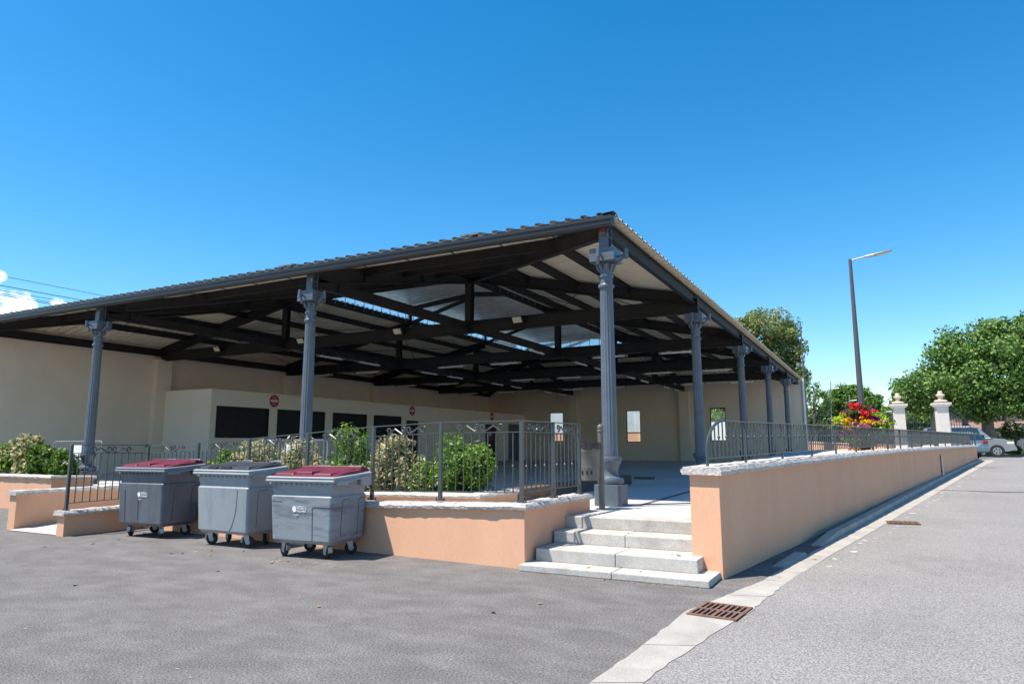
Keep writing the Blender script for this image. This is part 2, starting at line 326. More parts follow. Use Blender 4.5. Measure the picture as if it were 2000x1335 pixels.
def poly_wall(mb, pts, o0, o1, zb, zt, mi=0):
    A = offs(pts, o0); B = offs(pts, o1)
    for i in range(len(pts) - 1):
        j = i + 1
        mb.quad((*A[i], zb[i]), (*A[j], zb[j]), (*A[j], zt[j]), (*A[i], zt[i]), mi); mb.quad((*B[j], zb[j]), (*B[i], zb[i]), (*B[i], zt[i]), (*B[j], zt[j]), mi)
        mb.quad((*A[i], zt[i]), (*A[j], zt[j]), (*B[j], zt[j]), (*B[i], zt[i]), mi); mb.quad((*A[j], zb[j]), (*A[i], zb[i]), (*B[i], zb[i]), (*B[j], zb[j]), mi)
    for i in (0, len(pts) - 1): mb.quad((*A[i], zb[i]), (*B[i], zb[i]), (*B[i], zt[i]), (*A[i], zt[i]), mi)
def densify(pts, step):
    out = []
    for a, b in zip(pts[:-1], pts[1:]):
        n = max(1, int((V(b[:2]) - V(a[:2])).length / step))
        for k in range(n):
            t = k / n; out.append(tuple(a[q] + (b[q] - a[q]) * t for q in range(len(a))))
    out.append(tuple(pts[-1])); return out

# ------------------------------------------------------------------ layout constants (metres; front right column of the hall at the origin)
DY = 7.4513; X1, X2, XL = -7.665, -16.320, -24.0; XM = (X1 + X2) / 2; YB = 5 * DY; FL = 0.607
Z0, Z1 = 5.204, 5.464
OV, DD, SL = 0.24, 8.3, 0.21
def zr(d): return 6.12 + SL * d
def gz(y): return max(0.0, min(0.97, 0.034 * (y + 2.92)))
def wx(y): return 2.56 + 0.2055 * (y + 2.92)     # outer face of the street wall

# ------------------------------------------------------------------ ground, road, pavement
def ground():
    mb = MB()
    ys = [-60, -30, -14, -2.92, 4, 10, 16, 22, 25.6, 37.6, 37.7, 60, 120, 400, 1500]
    ux = [-1500, -300, -60, -30, -0.22, -0.2, 1, 8, 60, 300, 1500]
    def Z(u, y):
        if y >= 37.65: return 0.97
        if u < -0.21: return 0.0
        return gz(y)
    for i in range(len(ys) - 1):
        for j in range(len(ux) - 1):
            q = []
            for (yy, uu) in ((ys[i], ux[j]), (ys[i], ux[j + 1]), (ys[i + 1], ux[j + 1]), (ys[i + 1], ux[j])):
                yc = min(yy, 37.65); q.append((uu + wx(max(min(yc, 25.6), -2.92)), yy, Z(uu, yy)))
            mb.quad(*q)
    tag(mb.build('ground', 'asphalt', smooth=False), kind='structure')
    # carriageway sheet, right of the concrete channel
    mb = MB(); pts = [(2.70, -14), (2.72, -9), (2.79, -7.2), (2.90, -6.1), (3.06, -4.9), (3.18, -3.9), (3.25, -3.2), (3.60, -0.9), (4.34, 2.6), (5.45, 8.2), (6.75, 14.9), (7.9, 20.5), (9.0, 25.6), (9.3, 30), (7.0, 36), (0, 48), (-30, 60)]
    for a, b in zip(pts[:-1], pts[1:]):
        mb.quad((a[0], a[1], gz(a[1]) + .004), (60, a[1], gz(a[1]) + .004), (60, b[1], gz(b[1]) + .004), (b[0], b[1], gz(b[1]) + .004))
    tag(mb.build('road', 'road'), kind='structure')
    # concrete drainage channel in cast sections with slightly broken edges
    left = [(2.42, -9), (2.46, -7.39), (2.52, -6.28), (2.55, -4.85), (2.78, -3.9), (3.02, -2.8), (3.36, -0.9), (4.05, 2.6), (5.10, 8.2), (6.38, 14.9), (7.5, 20.5), (8.62, 25.6), (8.8, 28)]
    right = [(2.74, -9), (2.80, -7.2), (2.92, -6.1), (3.13, -4.7), (3.21, -3.8), (3.31, -2.8), (3.66, -0.9), (4.38, 2.6), (5.48, 8.2), (6.78, 14.9), (7.93, 20.5), (9.04, 25.6), (9.3, 28)]
    mb = MB(); R = random.Random(3)
    for k in range(len(left) - 1):
        for s in range(8):
            t0, t1 = s / 8, (s + 1) / 8
            j = lambda: (R.random() - 0.5) * (0.028 if k < 5 else 0.012)
            if s == 0 and k == 0: pl = j(); pr = j()
            nl, nr = j(), j()
            def L(a, b, t): return (a[0] + (b[0] - a[0]) * t, a[1] + (b[1] - a[1]) * t)
            a0 = L(left[k], left[k + 1], t0); a1 = L(left[k], left[k + 1], t1); b0 = L(right[k], right[k + 1], t0); b1 = L(right[k], right[k + 1], t1)
            e = 0.012 if s == 0 else 0.0
            mb.quad((a0[0] + pl, a0[1] + e, gz(a0[1]) + .009), (b0[0] + pr, b0[1] + e, gz(b0[1]) + .009), (b1[0] + nr, b1[1], gz(b1[1]) + .009), (a1[0] + nl, a1[1], gz(a1[1]) + .009)); pl, pr = nl, nr
    tag(mb.build('drainage_channel', 'strip'), kind='structure')
    # low kerb blocks beside the channel, in front of the narrow asphalt path under the wall
    mb = MB()
    def kerb(y0, y1, h):
        n = max(1, int((y1 - y0) / 1.0))
        for i in range(n):
            a = y0 + (y1 - y0) * i / n; b = y0 + (y1 - y0) * (i + 1) / n - 0.008
            def xx(y): return np.interp(y, [p[1] for p in left], [p[0] for p in left]) - 0.006
            ha = h * (0.15 if i == 0 else 1); 
            mb.hexa([(xx(a) - .17, a, gz(a)), (xx(a), a, gz(a)), (xx(b), b, gz(b)), (xx(b) - .17, b, gz(b)), (xx(a) - .17, a, gz(a) + ha), (xx(a) - .02, a, gz(a) + ha), (xx(b) - .02, b, gz(b) + h), (xx(b) - .17, b, gz(b) + h)])
    kerb(-1.9, -0.8, 0.035); kerb(0.0, 25.4, 0.10)
    tag(mb.build('kerb', 'strip', bevel=0.012), kind='structure')
    # worn white blotches of an old edge line
    mb = MB(); R = random.Random(9)
    y = -1.6
    while y < 24:
        x = np.interp(y, [p[1] for p in right], [p[0] for p in right]) + 0.16 + R.uniform(-.05, .12); s = R.uniform(.03, .085)
        pts = []
        for k in range(7):
            t = 2 * math.pi * k / 7; rr = s * R.uniform(.45, 1.1); pts.append((x + rr * math.cos(t), y + rr * 1.5 * math.sin(t), gz(y + rr * 1.5 * math.sin(t)) + .009))
        mb.poly(pts); y += R.uniform(.28, .75)
    tag(mb.build('worn_edge_line', 'paint'), kind='structure')
    mb = MB()
    mb.tube([(5.6 + 2.2 * k / 10 * 2, 10.3 + 0.12 * math.sin(k * 1.3) , gz(10.3) + .004) for k in range(11)], 0.012, 4); tag(mb.build('road_crack', 'pit'), kind='structure')
ground()
def ground_marks():
    R = random.Random(21); mb = MB()
    for i in range(46):
        x, y = R.uniform(-9, 2.2), R.uniform(-9.6, -4.4); s = R.uniform(.007, .02); n = 7
        mb.poly([(x + s * R.uniform(.4, 1.2) * math.cos(2 * math.pi * k / n) * 1.6, y + s * R.uniform(.4, 1.2) * math.sin(2 * math.pi * k / n), .004) for k in range(n)])
    tag(mb.build('ground_spots', 'spot'), kind='structure')
ground_marks()
def drain(name, c, ax, ay, label, n=8):
    t = empty(name, c, 0, label, 'drain'); ax = V(ax); ay = V(ay)
    L = ax.length; Wd = ay.length; t.rotation_euler = (0, 0, math.atan2(ax.y, ax.x))
    mb = MB(); mb.box(-L / 2, L / 2, -Wd / 2, Wd / 2, 0.001, 0.0105); mb.build('pit', 'pit', t)
    mb = MB(); f = .03
    for y in (-Wd / 2 + f / 2, 0, Wd / 2 - f / 2): mb.box(-L / 2 + .001, L / 2 - .001, y - f / 2, y + f / 2, 0.004, 0.026)
    for i in range(n + 1):
        x = -L / 2 + .02 + (L - .04) * i / n; w = .018 if i not in (0, n // 2, n) else .032
        mb.box(x - w / 2, x + w / 2, -Wd / 2 + f, -f / 2, 0.004, 0.0245); mb.box(x - w / 2, x + w / 2, f / 2, Wd / 2 - f, 0.004, 0.0245)
    mb.build('grating', 'rust', t)
    return t
drain('drain_grate', (2.87, -4.76, 0.0), (0.50, -0.05), (0.06, 0.62), 'rusty iron drain grating set in the pale concrete channel near the steps')
tag(drain('drain_grate', (4.75, 3.2, gz(3.2) + .002), (0.55, 0.05), (0, .4), 'small rusty drain cover on the road beside the channel, far up the wall', 6))

# ------------------------------------------------------------------ terrace floor, ramp, steps
DS0, DS1 = (0.48, -0.02, FL + .004), (0.33, 6.1, FL + .004)
DJ0, DJ1 = (0.09, -0.40, FL + .004), (1.47, 0.96, FL + .004)
def floors():
    mb = MB()
    mb.box(XL, 0.62, -0.36, YB, 0.02, FL)                     # hall slab
    tag(mb.build('hall_floor', 'slab'), kind='structure')
    mb = MB()
    ys = [-1.56, -0.4, 4, 8, 16, 26]; hz = [FL, FL, FL, .80, 1.28, 1.36]
    for i in range(5):
        a, b = ys[i], ys[i + 1]; xa = 2.2 if a < -1 else wx(a) - .36; xb = wx(b) - .36; x0 = -0.05 if i == 0 else 0.622
        mb.hexa([(x0, a, .01), (xa, a, .01), (xb, b, .01), (x0, b, .01), (x0, a, hz[i] - .002), (xa, a, hz[i] - .002), (xb, b, hz[i + 1] - .002), (x0, b, hz[i + 1] - .002)])
    mb.box(-0.05, 0.618, -.40, -.362, .02, FL - .002)
    tag(mb.build('terrace', 'concrete'), kind='structure')
    mb = MB(); mb.poly([(0.622, 26.02, 1.36), (wx(25.6) - .4, 26.02, 1.36), (7.3, 27.7, 1.36), (6.2, 28.6, 1.36), (4.9, 33.4, 1.36), (-1, 46, 1.36), (-6, 46, 1.36), (-6, 37.7, 1.36), (0.622, 37.7, 1.36)])
    tag(mb.build('gate_plaza', 'concrete'), kind='structure')
    # drainage slot across the terrace
    mb = MB(); mb.bar((0.42, 0.72, FL + .003), (1.0, 5.3, FL + .003), .10, .006) if False else mb.bar(DS0, DS1, .10, .006); tag(mb.build('terrace_drain_slot', 'slot'), kind='structure')
    mb = MB(); mb.bar((0.20, -0.62, FL + .003), (1.85, 0.02, FL + .003), .014, .006) if False else mb.bar(DJ0, DJ1, .014, .006); tag(mb.build('terrace_dark_line', 'pit'), kind='structure')  # thin near-black line laid diagonally on the terrace floor
    # wheelchair ramp behind the front wall
    mb = MB()
    def rp(p): mb.poly([(x, y, z) for x, y, z in p])
    rp([(-11.45, -4.35, .012), (-9.6, -4.35, .012), (-9.6, -2.55, .13), (-11.45, -1.2, .20)])
    rp([(-9.6, -2.55, .13), (-0.1, -3.3, FL - .03), (-0.1, -1.6, FL - .03), (-11.45, -1.2, .20)])
    rp([(-1.75, -1.85, FL - .004), (-0.06, -1.85, FL - .004), (-0.06, -.36, FL - .004), (-1.75, -.36, FL - .004)])
    rp([(-13.4, 2, .60), (-13.4, -1.6, .30), (-8.8, -1.1, .30), (-8.8, -.36, .60)])
    tag(mb.build('ramp', 'concrete'), kind='structure')
    t = empty('entrance_steps', (0, -3.6, 0), 0, 'four pale granite steps between the peach walls, leading up to the hall', 'steps')
    S = [(-0.05, 2.52, -3.63, -2.90, 0.0, .09), (0.02, 2.30, -3.24, -2.50, .088, .262), (0.02, 2.17, -2.62, -2.05, .26, .432), (-0.03, 2.17, -2.12, -1.55, .43, FL + .002)]
    for i, (x0, x1, y0, y1, z0, z1) in enumerate(S):
        mb = MB(); xm = x0 + (x1 - x0) * (0.52 if i < 3 else 0.999)
        mb.box(x0, xm - .003, y0 + 3.6, y1 + 3.6, z0, z1)
        if i < 3: mb.box(xm + .003, x1, y0 + 3.6, y1 + 3.6, z0, z1)
        if i == 0: mb.box(2.19, 2.52, .702, .94, 0, .09)
        mb.build('step', 'granite', t, bevel=0.012)
floors()

# ------------------------------------------------------------------ peach walls with stone coping
def wall_thing(name, label, pts, o0, o1, zb, zt, cop, over, step=0.32, seed=1, jit=0.008):
    t = empty(name, (pts[0][0], pts[0][1], 0), 0, label, 'wall')
    org = V((pts[0][0], pts[0][1]))
    lp = [(p[0] - org.x, p[1] - org.y) for p in pts]
    mb = MB(); poly_wall(mb, lp, o0, o1, zb, zt); mb.build('wall_body', 'peach', t)
    R = random.Random(seed)
    full = densify([(lp[i][0], lp[i][1], zt[i]) for i in range(len(lp))], step)
    # extend both ends by the overhang
    d0 = (V(full[0][:2]) - V(full[1][:2])).normalized() * over; d1 = (V(full[-1][:2]) - V(full[-2][:2])).normalized() * over
    full[0] = (full[0][0] + d0.x, full[0][1] + d0.y, full[0][2]); full[-1] = (full[-1][0] + d1.x, full[-1][1] + d1.y, full[-1][2])
    A = offs(full, o0 - over); B = offs(full, o1 + over)
    mb = MB(); n = len(full); rows = []
    for i in range(n):
        z = full[i][2]; j = lambda s=jit: (R.random() - .5) * 2 * s
        a = A[i]; b = B[i]; ax = (b - a).normalized()
        ja, jb = j(), j()
        rows.append([(*(a + ax * ja), z + .002), (*(a + ax * (ja - .016 + j(.013))), z + cop * .5 + j(.012)), (*(a + ax * (.02 + ja)), z + cop + j(.006)), (*(b - ax * (.02 + jb)), z + cop + j(.006)), (*(b - ax * (jb - .012 + j(.006))), z + cop * .5 + j(.01)), (*(b - ax * jb), z + .002)])
    for i in range(n - 1):
        for k in range(6):
            k2 = (k + 1) % 6; mb.quad(rows[i][k], rows[i + 1][k], rows[i + 1][k2], rows[i][k2])
    mb.poly(rows[0]); mb.poly(rows[-1][::-1])
    o = mb.build('coping', 'coping', t)
    return t
FW = [(-9.58, -4.40), (-9.58, -2.64), (-4.4, -3.05), (-0.16, -3.34), (-0.10, -1.12)]
FWZ = [0.385, 0.40, 0.665, 0.80, 0.80]
# outer face on the street side; travelling from the ramp end, right side faces the forecourt
wall_thing('low_wall', 'low peach wall with stone coping behind the wheelie bins, turning beside the steps', FW, -0.12, 0.12, [0, 0, 0, 0, 0], FWZ, 0.09, 0.055, 0.10, 5)
wall_thing('low_wall', 'short peach wall on the far side of the ramp, left of the bins', [(-11.62, -4.25), (-11.62, 0.2)], -0.13, 0.13, [0, 0], [0.70, 0.70], 0.09, 0.05, 0.12, 6)
SW = [(wx(y) - .205, y) for y in (-2.92, 0.6, 8.1, 14.5, 20.9, 25.6)] + [(8.15, 26.9), (7.6, 27.9), (6.6, 28.5)]
SWZ = [1.31, 1.375, 1.475, 1.53, 1.56, 1.575, 1.575, 1.575, 1.575]
sw = wall_thing('street_wall', 'long tall peach wall with stone coping running up the road, right of the steps', SW, -0.205, 0.205, [0] * 9, SWZ, 0.11, 0.07, 0.13, 8)
for y in (15.2,):
    mb = MB(); x = wx(y) + .012 - SW[0][0]; yy = y - SW[0][1]
    mb.box(x - .02, x + .03, yy - .22, yy + .22, gz(y) + .05, 1.35); mb.build('meter_hatch', 'kiosk', sw, bevel=.01)
    mb = MB(); mb.box(x + .031, x + .035, yy - .2, yy + .2, .98, 1.0); mb.box(x + .031, x + .035, yy + .17, yy + .2, gz(y) + .1, 1.3); mb.build('hatch_shadow_gap', 'pit', sw)
# planters
wall_thing('planter', 'low peach planter wall with pale coping behind the ramp railing, holding the shrubs', [(-9.3, -1.35), (-8.9, -1.78), (-1.84, -1.78), (-1.84, -0.45)], -0.12, 0.12, [0] * 4, [0.66, .68, 0.80, 0.80], 0.075, 0.05, 0.11, 12)
wall_thing('planter', 'peach planter wall at the left edge below the pale clipped shrubs', [(-24, -1.45), (-15.32, -1.45), (-15.32, -0.45)], -0.12, 0.12, [0] * 3, [0.84, 0.84, 0.80], 0.09, 0.05, 0.14, 13)
mb = MB(); mb.box(-9.0, -1.97, -1.66, -.37, .1, .72); mb.box(-23.9, -15.45, -1.33, -.37, .1, .80); tag(mb.build('planter_soil', 'soil'), kind='structure')

# ------------------------------------------------------------------ the market hall
hall = empty('market_hall', (0, 0, 0), 0, 'open sided market hall with dark steel trusses, hipped sheet roof and slate blue columns', 'market hall')
def column_parts():
    col = MB()
    N = 80
    def rmod(k, z): return 1.0 - 0.075 * (0.5 - 0.5 * math.cos(2 * math.pi * k / 5)) ** 0.6 if 1.68 < z < 4.68 else 1.0
    col.lathe([(.150, 1.50), (.145, 1.64), (.144, 1.69), (.140, 2.6), (.131, 3.8), (.124, 4.66), (.124, 4.70), (.150, 4.71), (.158, 4.74), (.150, 4.77), (.122, 4.79), (.120, 4.90), (.140, 4.905), (.146, 4.93), (.138, 4.955), (.118, 4.96), (.116, 5.03), (.13, 5.19), (.13, 5.204)], N, rmod=rmod)
    base = MB()
    base.lathe([(.150, 1.50), (.20, 1.495), (.215, 1.45), (.205, 1.39), (.17, 1.34), (.14, 1.25), (.138, 1.19), (.16, 1.14), (.22, 1.12), (.245, 1.075), (.245, 1.03), (.225, .99)], 32)
    pl = MB(); c = .05; a, b = .262, .232
    pl.prism([(-a + c, -b), (a - c, -b), (a, -b + c), (a, b - c), (a - c, b), (-a + c, b), (-a, b - c), (-a, -b + c)], 'z', FL, 0.99)
    cap = MB(); cap.box(-.253, .253, -.228, .228, Z0, Z1)
    ring = MB()
    for k in range(8):      # stylised leaf ring below the block
        t = 2 * math.pi * (k + .5) / 8; ring.tube([(.115 * math.cos(t), .115 * math.sin(t), 5.03), (.145 * math.cos(t), .145 * math.sin(t), 5.09), (.165 * math.cos(t), .165 * math.sin(t), 5.15), (.13 * math.cos(t), .13 * math.sin(t), 5.195)], [.018, .034, .036, .018], 6)
    brs = []
    for (dx, dy) in ((0, -1), (1, 0)):
        br = MB(); brs.append(br)
        p = lambda o, z, s=0: (dx * o + dy * s, dy * o - dx * s, z)
        e = .228 if dy else .253
        br.tube([p(e, 5.30), p(e + .10, 5.33), p(e + .16, 5.36)], .022, 8); br.tube([p(e + .16, 5.25), p(e + .16, 5.44)], .042, 10); br.tube([p(e + .13, 5.30, .0), p(e + .05, 5.20, .05), p(e + .01, 5.14, .08)], .03, 8)
    return col, base, pl, cap, ring, brs
colmesh = None
def make_column(x, y, rz, label):
    global colmesh
    if colmesh is None:
        col, base, pl, cap, ring, br = column_parts()
        o = col.build('column', 'column', hall, smooth=True); o.location = (x, y, 0)
        base.build('column_base', 'column', o, smooth=True); pl.build('plinth', 'column', o, bevel=.008); cap.build('capital', 'column', o, bevel=.008); ring.build('leaf_ring', 'column', o, smooth=True); [b_.build('bracket', 'column', o, smooth=True) for b_ in br]
        colmesh = o
    else:
        o = copy_tree(colmesh, hall); o.location = (x, y, 0)
    if label: o['label'] = label
    return o
make_column(0, 0, 0, 'front right corner column beside the litter bin')
for j in range(1, 5): make_column(0, DY * j, 0, None)
make_column(X1, 0, 0, None); make_column(X2, 0, 0, None); make_column(XL, 0, 0, None)
def steelwork():
    for x in (0, X1, X2, XL):      # stub posts between the capitals and the eaves beam
        st = MB(); st.ibeam((x, 0, Z1), (x, 0, 5.97), .2, .19, .016, .012, up=(0, 1, 0)); st.box(x - .14, x + .14, -.12, .12, Z1 + .002, Z1 + .02); st.box(x - .1, x + .1, -.11, .11, 5.70, 5.715)
        st.build('stub_post', 'column', hall)
    # edge beams
    e = MB(); e.ibeam((0.0, .12, 5.90), (0.0, YB, 5.90), .31, .13); e.build('edge_beam', 'steel', hall)
    e = MB(); e.ibeam((XL + .1, .12, 5.86), (XL + .1, YB, 5.86), .31, .13); e.build('edge_beam', 'steel', hall)
    # ties running away from the front columns
    for x in (X1, X2):
        t = MB(); t.ibeam((x, .25, 5.72), (x, YB - .1, 5.72), .27, .15)
        for j in range(0, 5): t.box(x - .09, x + .09, DY * j + (.9 if j == 0 else .12), DY * j + (.93 if j == 0 else .15), 5.56, 5.88)
        t.build('tie_beam', 'steel', hall)
    # trusses
    for j in range(1, 5):
        y = DY * j; T = MB()
        T.ibeam((.10, y, 5.71), (XL + .02, y, 5.71), .42, .20, .02, .014); T.box(.10, .118, y - .1, y + .1, 5.5, 5.94)
        tr = T.build('truss', 'steel', hall)
        for x in (X1, X2):
            p = MB(); p.ibeam((x, y, 5.92), (x, y, 7.55), .22, .24, .016, .012, up=(0, 1, 0)); p.box(x - .15, x + .15, y - .11, y + .11, 5.922, 5.945); p.build('post', 'steel', tr)
        for (xa, xb) in ((0.0, -DD), (XL, XL + DD)):
            ex = lambda x: zr(min(-x, x - XL)) - .24
            c = MB(); c.ibeam((xa, y, ex(xa)), (xb, y, ex(xb)), .38, .18); c.build('top_chord', 'steel', tr)
        m = MB()       # monitor frame over the truss
        for xs, sg in ((-DD, -1), (XL + DD, 1)):
            m.bar((xs, y, 7.6), (xs, y, 8.52), .16, .16); m.bar((xs, y, 8.44), (XM, y, 8.80), .14, .2)
        m.bar((X2 - .1, y, 7.5), (XM, y, 8.7), .12, .16)
        m.build('monitor_frame', 'steel', tr)
    # front jack rafters, hips and brace
    for x in (X1, X2):
        c = MB(); c.ibeam((x, .1, zr(.1) - .24), (x, DD, zr(DD) - .24), .40, .17)
        for d in (1.9, 4.6): c.box(x - .085, x + .085, d, d + .02, zr(d) - .42, zr(d) - .06)
        c.build('rafter', 'steel', hall)
        c = MB(); c.ibeam((x, YB - .1, zr(.1) - .24), (x, YB - DD, zr(DD) - .24), .40, .17); c.build('rafter', 'steel', hall)
    for (xa, s) in ((0, -1), (XL, 1)):
        for (ya, t) in ((0, 1), (YB, -1)):
            c = MB(); c.ibeam((xa + s * .1, ya + t * .1, zr(.1) - .22), (xa + s * DD, ya + t * DD, zr(DD) - .22), .38, .17); c.build('hip_rafter', 'steel', hall)
    c = MB(); c.ibeam((X2 + .5, .45, zr(.45) - .24), (X1, DY, zr(DY) - .2), .30, .14); c.build('roof_brace', 'steel', hall)
    # purlins
    for d in (1.95, 3.7, 5.4, 7.0, DD):
        z = zr(d) - .13; h = .24
        for p, q in (((-d, d, z), (XL + d, d, z)), ((-d, YB - d, z), (XL + d, YB - d, z)), ((-d, d, z), (-d, YB - d, z)), ((XL + d, d, z), (XL + d, YB - d, z))):
            pu = MB(); pu.ibeam(p, q, h, .09, .012, .008); pu.build('purlin', 'steel', hall)
    # thin bracing rods under the sheets
    for j in range(1, 4):
        ya, yb = DY * j, DY * (j + 1)
        for (xa, xb) in ((X1 + 4.2, X1), (X2, X2 - 4.2), (X2 - 4.2, XL + .6), (-.6, X1 + 4.2)):
            za = zr(min(-xa, xa - XL)) - .22; zb = zr(min(-xb, xb - XL)) - .22
            
            for p, q in (((xa, ya, za), (xb, yb, zb)), ((xa, yb, za - .03), (xb, ya, zb - .03))):
                b = MB(); b.tube([p, q], .014, 5); b.build('bracing_rod', 'steel', hall)
steelwork()
def corr(mb, P, L, dz, pitch=.333, h=.055, dtop=DD, under=False):
    """corrugated hipped plane: P(s,d,z) maps eave distance s and inward distance d"""
    prof = []; s = -OV
    while s < L + OV:
        if under: prof += [(s, 0), (s + .105, 0), (s + .112, .018), (s + .128, .018), (s + .135, 0), (s + .225, 0), (s + .24, .085), (s + .318, .085)]
        else: prof += [(s, 0), (s + pitch * .62, 0), (s + pitch * .70, h), (s + pitch * .92, h)]
        s += pitch
    prof = [p for p in prof if p[0] <= L + OV] + [(L + OV, 0)]
    for (s0, h0), (s1, h1) in zip(prof[:-1], prof[1:]):
        a, b = min(dtop, s0, L - s0), min(dtop, s1, L - s1)
        a = max(a, -OV); b = max(b, -OV)
        mb.quad(P(s0, -OV, zr(-OV) + h0 + dz), P(s1, -OV, zr(-OV) + h1 + dz), P(s1, b, zr(b) + h1 + dz), P(s0, a, zr(a) + h0 + dz))
PL = [(lambda s, d, z: (-s, d, z), -XL), (lambda s, d, z: (-d, s, z), YB), (lambda s, d, z: (XL + d, s, z), YB), (lambda s, d, z: (-s, YB - d, z), -XL)]
def roof():
    mb = MB()
    for P, L in PL: corr(mb, P, L, 0.036)
    mb.build('roof', 'rooftop', hall)
    mb = MB()
    for P, L in PL: corr(mb, P, L, 0.0, under=True)
    sf = mb.build('roof_underside', 'deck', hall)
    # hip caps, near corner one shows as a flat dark strip
    rc = MB()
    for (xa, s) in ((0, -1), (XL, 1)):
        for (ya, t) in ((0, 1), (YB, -1)):
            p0 = V((xa - s * (OV + .05), ya - t * (OV + .05), zr(-OV) + .065)); p1 = V((xa + s * DD, ya + t * DD, zr(DD) + .065))
            for q in ((-1, 0), (0, 1)):
                d1 = V((s, 0, 0)) * .2 if q[0] else V((0, t, 0)) * .2
                rc.quad(p0, p1, p1 + d1 - V((0, 0, .012)), p0 + d1 - V((0, 0, .012)))
    rc.build('hip_cap', 'rooftop', hall)
    g = MB(); z = zr(-OV) - .045; y0 = -OV
    g.prism([(y0 + .02, z + .02), (y0 + .02, z - .17), (y0 - .02, z - .20), (y0 - .12, z - .20), (y0 - .17, z - .16), (y0 - .175, z - .08), (y0 - .19, z - .075), (y0 - .19, z - .01), (y0 - .17, z), (y0 - .165, z - .012)], 'x', XL - OV, OV + .03)
    g.build('gutter', 'gutter', hall)
    x = .2
    while x > XL: gb = MB(); gb.box(x - .015, x + .015, y0 - .1, y0 + .2, z - .212, z - .201); gb.build('gutter_bracket', 'steel', hall); x -= 1.2
    # small flat hatches sitting on the ribs near the front eave
    for x in (-3.05, -8.5):
        h = MB(); P8 = [(x + sx * .24, y, zr(y) + dz) for dz in (.093, .135) for sx, y in ((-1, -.12), (1, -.12), (1, .4), (-1, .4))]; h.hexa(P8); h.build('roof_hatch', 'rooftop', hall)
    # raised monitor with translucent sides
    mo = MB(); x0, x1, y0, y1 = XL + DD, -DD, DD, YB - DD; pit = .30
    ym = y0 - .3
    while ym < y1 + .3:
        prof = [(ym, 0), (ym + pit * .6, 0), (ym + pit * .68, .08), (ym + pit * .92, .08), (ym + pit, 0)]
        for (a, ha), (b, hb) in zip(prof[:-1], prof[1:]):
            for xs in (x0 - .3, x1 + .3):
                zs = 8.57; mo.quad((xs, a, zs + ha), (xs, b, zs + hb), (XM, b, 8.93 + hb), (XM, a, 8.93 + ha))
        ym += pit
    mo.build('monitor_roof', 'zinc', hall)
    for ax, (xa, ya, xb, yb) in (('l', (x0, y0, x0, y1)), ('r', (x1, y0, x1, y1)), ('f', (x0, y0, x1, y0)), ('b', (x0, y1, x1, y1))):
        gl = MB(); L = math.hypot(xb - xa, yb - ya); n = int(L / .62); w = MB()
        for i in range(n):
            t0, t1 = i / n, (i + 1) / n; A = (xa + (xb - xa) * t0, ya + (yb - ya) * t0); B = (xa + (xb - xa) * t1, ya + (yb - ya) * t1)
            gl.quad((*A, 7.74), (*B, 7.74), (*B, 8.56), (*A, 8.56)); w.bar((*A, 7.74), (*A, 8.56), .03, .03)
        o = gl.build('clerestory_glazing', 'poly', hall, fix=False); w.build('glazing_bars', 'galv', o)
        if ax in 'fb':      # gable triangles
            tq = MB(); tq.poly([(x0, ya, 8.562), (x1, ya, 8.562), (XM, ya, 8.91)]); tq.build('gable_panel', 'zinc', hall, fix=False)
roof()
def hall_walls():
    w = MB(); w.box(XL - .3, XL, -1.2, YB + .3, 0, 6.19); lw = w.build('side_wall', 'wallbeige', hall)
    for j in range(1, 5): p = MB(); p.box(XL + .001, XL + .32, DY * j - .36, DY * j + .36, FL, 5.55 if j == 1 else 5.49); p.build('pilaster', 'wallbeige', lw)
    w = MB()
    wall_grid(w, [XL, 0.35], [0, 6.12], [(-18.47, -17.26, 2.0, 4.3), (-12.14, -11.01, 1.92, 4.31), (-5.95, -4.86, 1.99, 4.33)], lambda u, v, d: (u, YB + d, v), .32)
    bw = w.build('back_wall', 'wallbeige', hall)
    for x in (X1, X2): p = MB(); p.box(x - .36, x + .36, YB - .32, YB - .001, FL, 5.55); p.build('pilaster', 'wallbeige', bw)
    for (a, b, c, d) in ((-18.47, -17.26, 2.0, 4.3), (-12.14, -11.01, 1.92, 4.31), (-5.95, -4.86, 1.99, 4.33)):
        f = MB(); y = YB + .12
        f.box(a + .002, a + .07, y, y + .06, c + .002, d - .002); f.box(b - .07, b - .002, y, y + .06, c + .002, d - .002); f.box(a + .07, b - .07, y, y + .06, d - .07, d - .002); f.box(a + .07, b - .07, y, y + .06, c + .002, c + .07)
        wo = f.build('window', 'steel', hall); g = MB(); g.quad((a + .07, y + .03, c + .07), (b - .07, y + .03, c + .07), (b - .07, y + .03, d - .07), (a + .07, y + .03, d - .07)); g.build('window_pane', 'glass', wo, fix=False)
    d = MB(); d.tube([(.28, YB - .06, 5.9), (.28, YB - .06, 1.0)], .06, 10); d.build('downpipe', 'white', hall)
    d = MB(); d.box(XL + .02, XL + .12, 7.0, 7.1, 1.65, 1.78); d.build('socket_box', 'black', hall)
hall_walls()

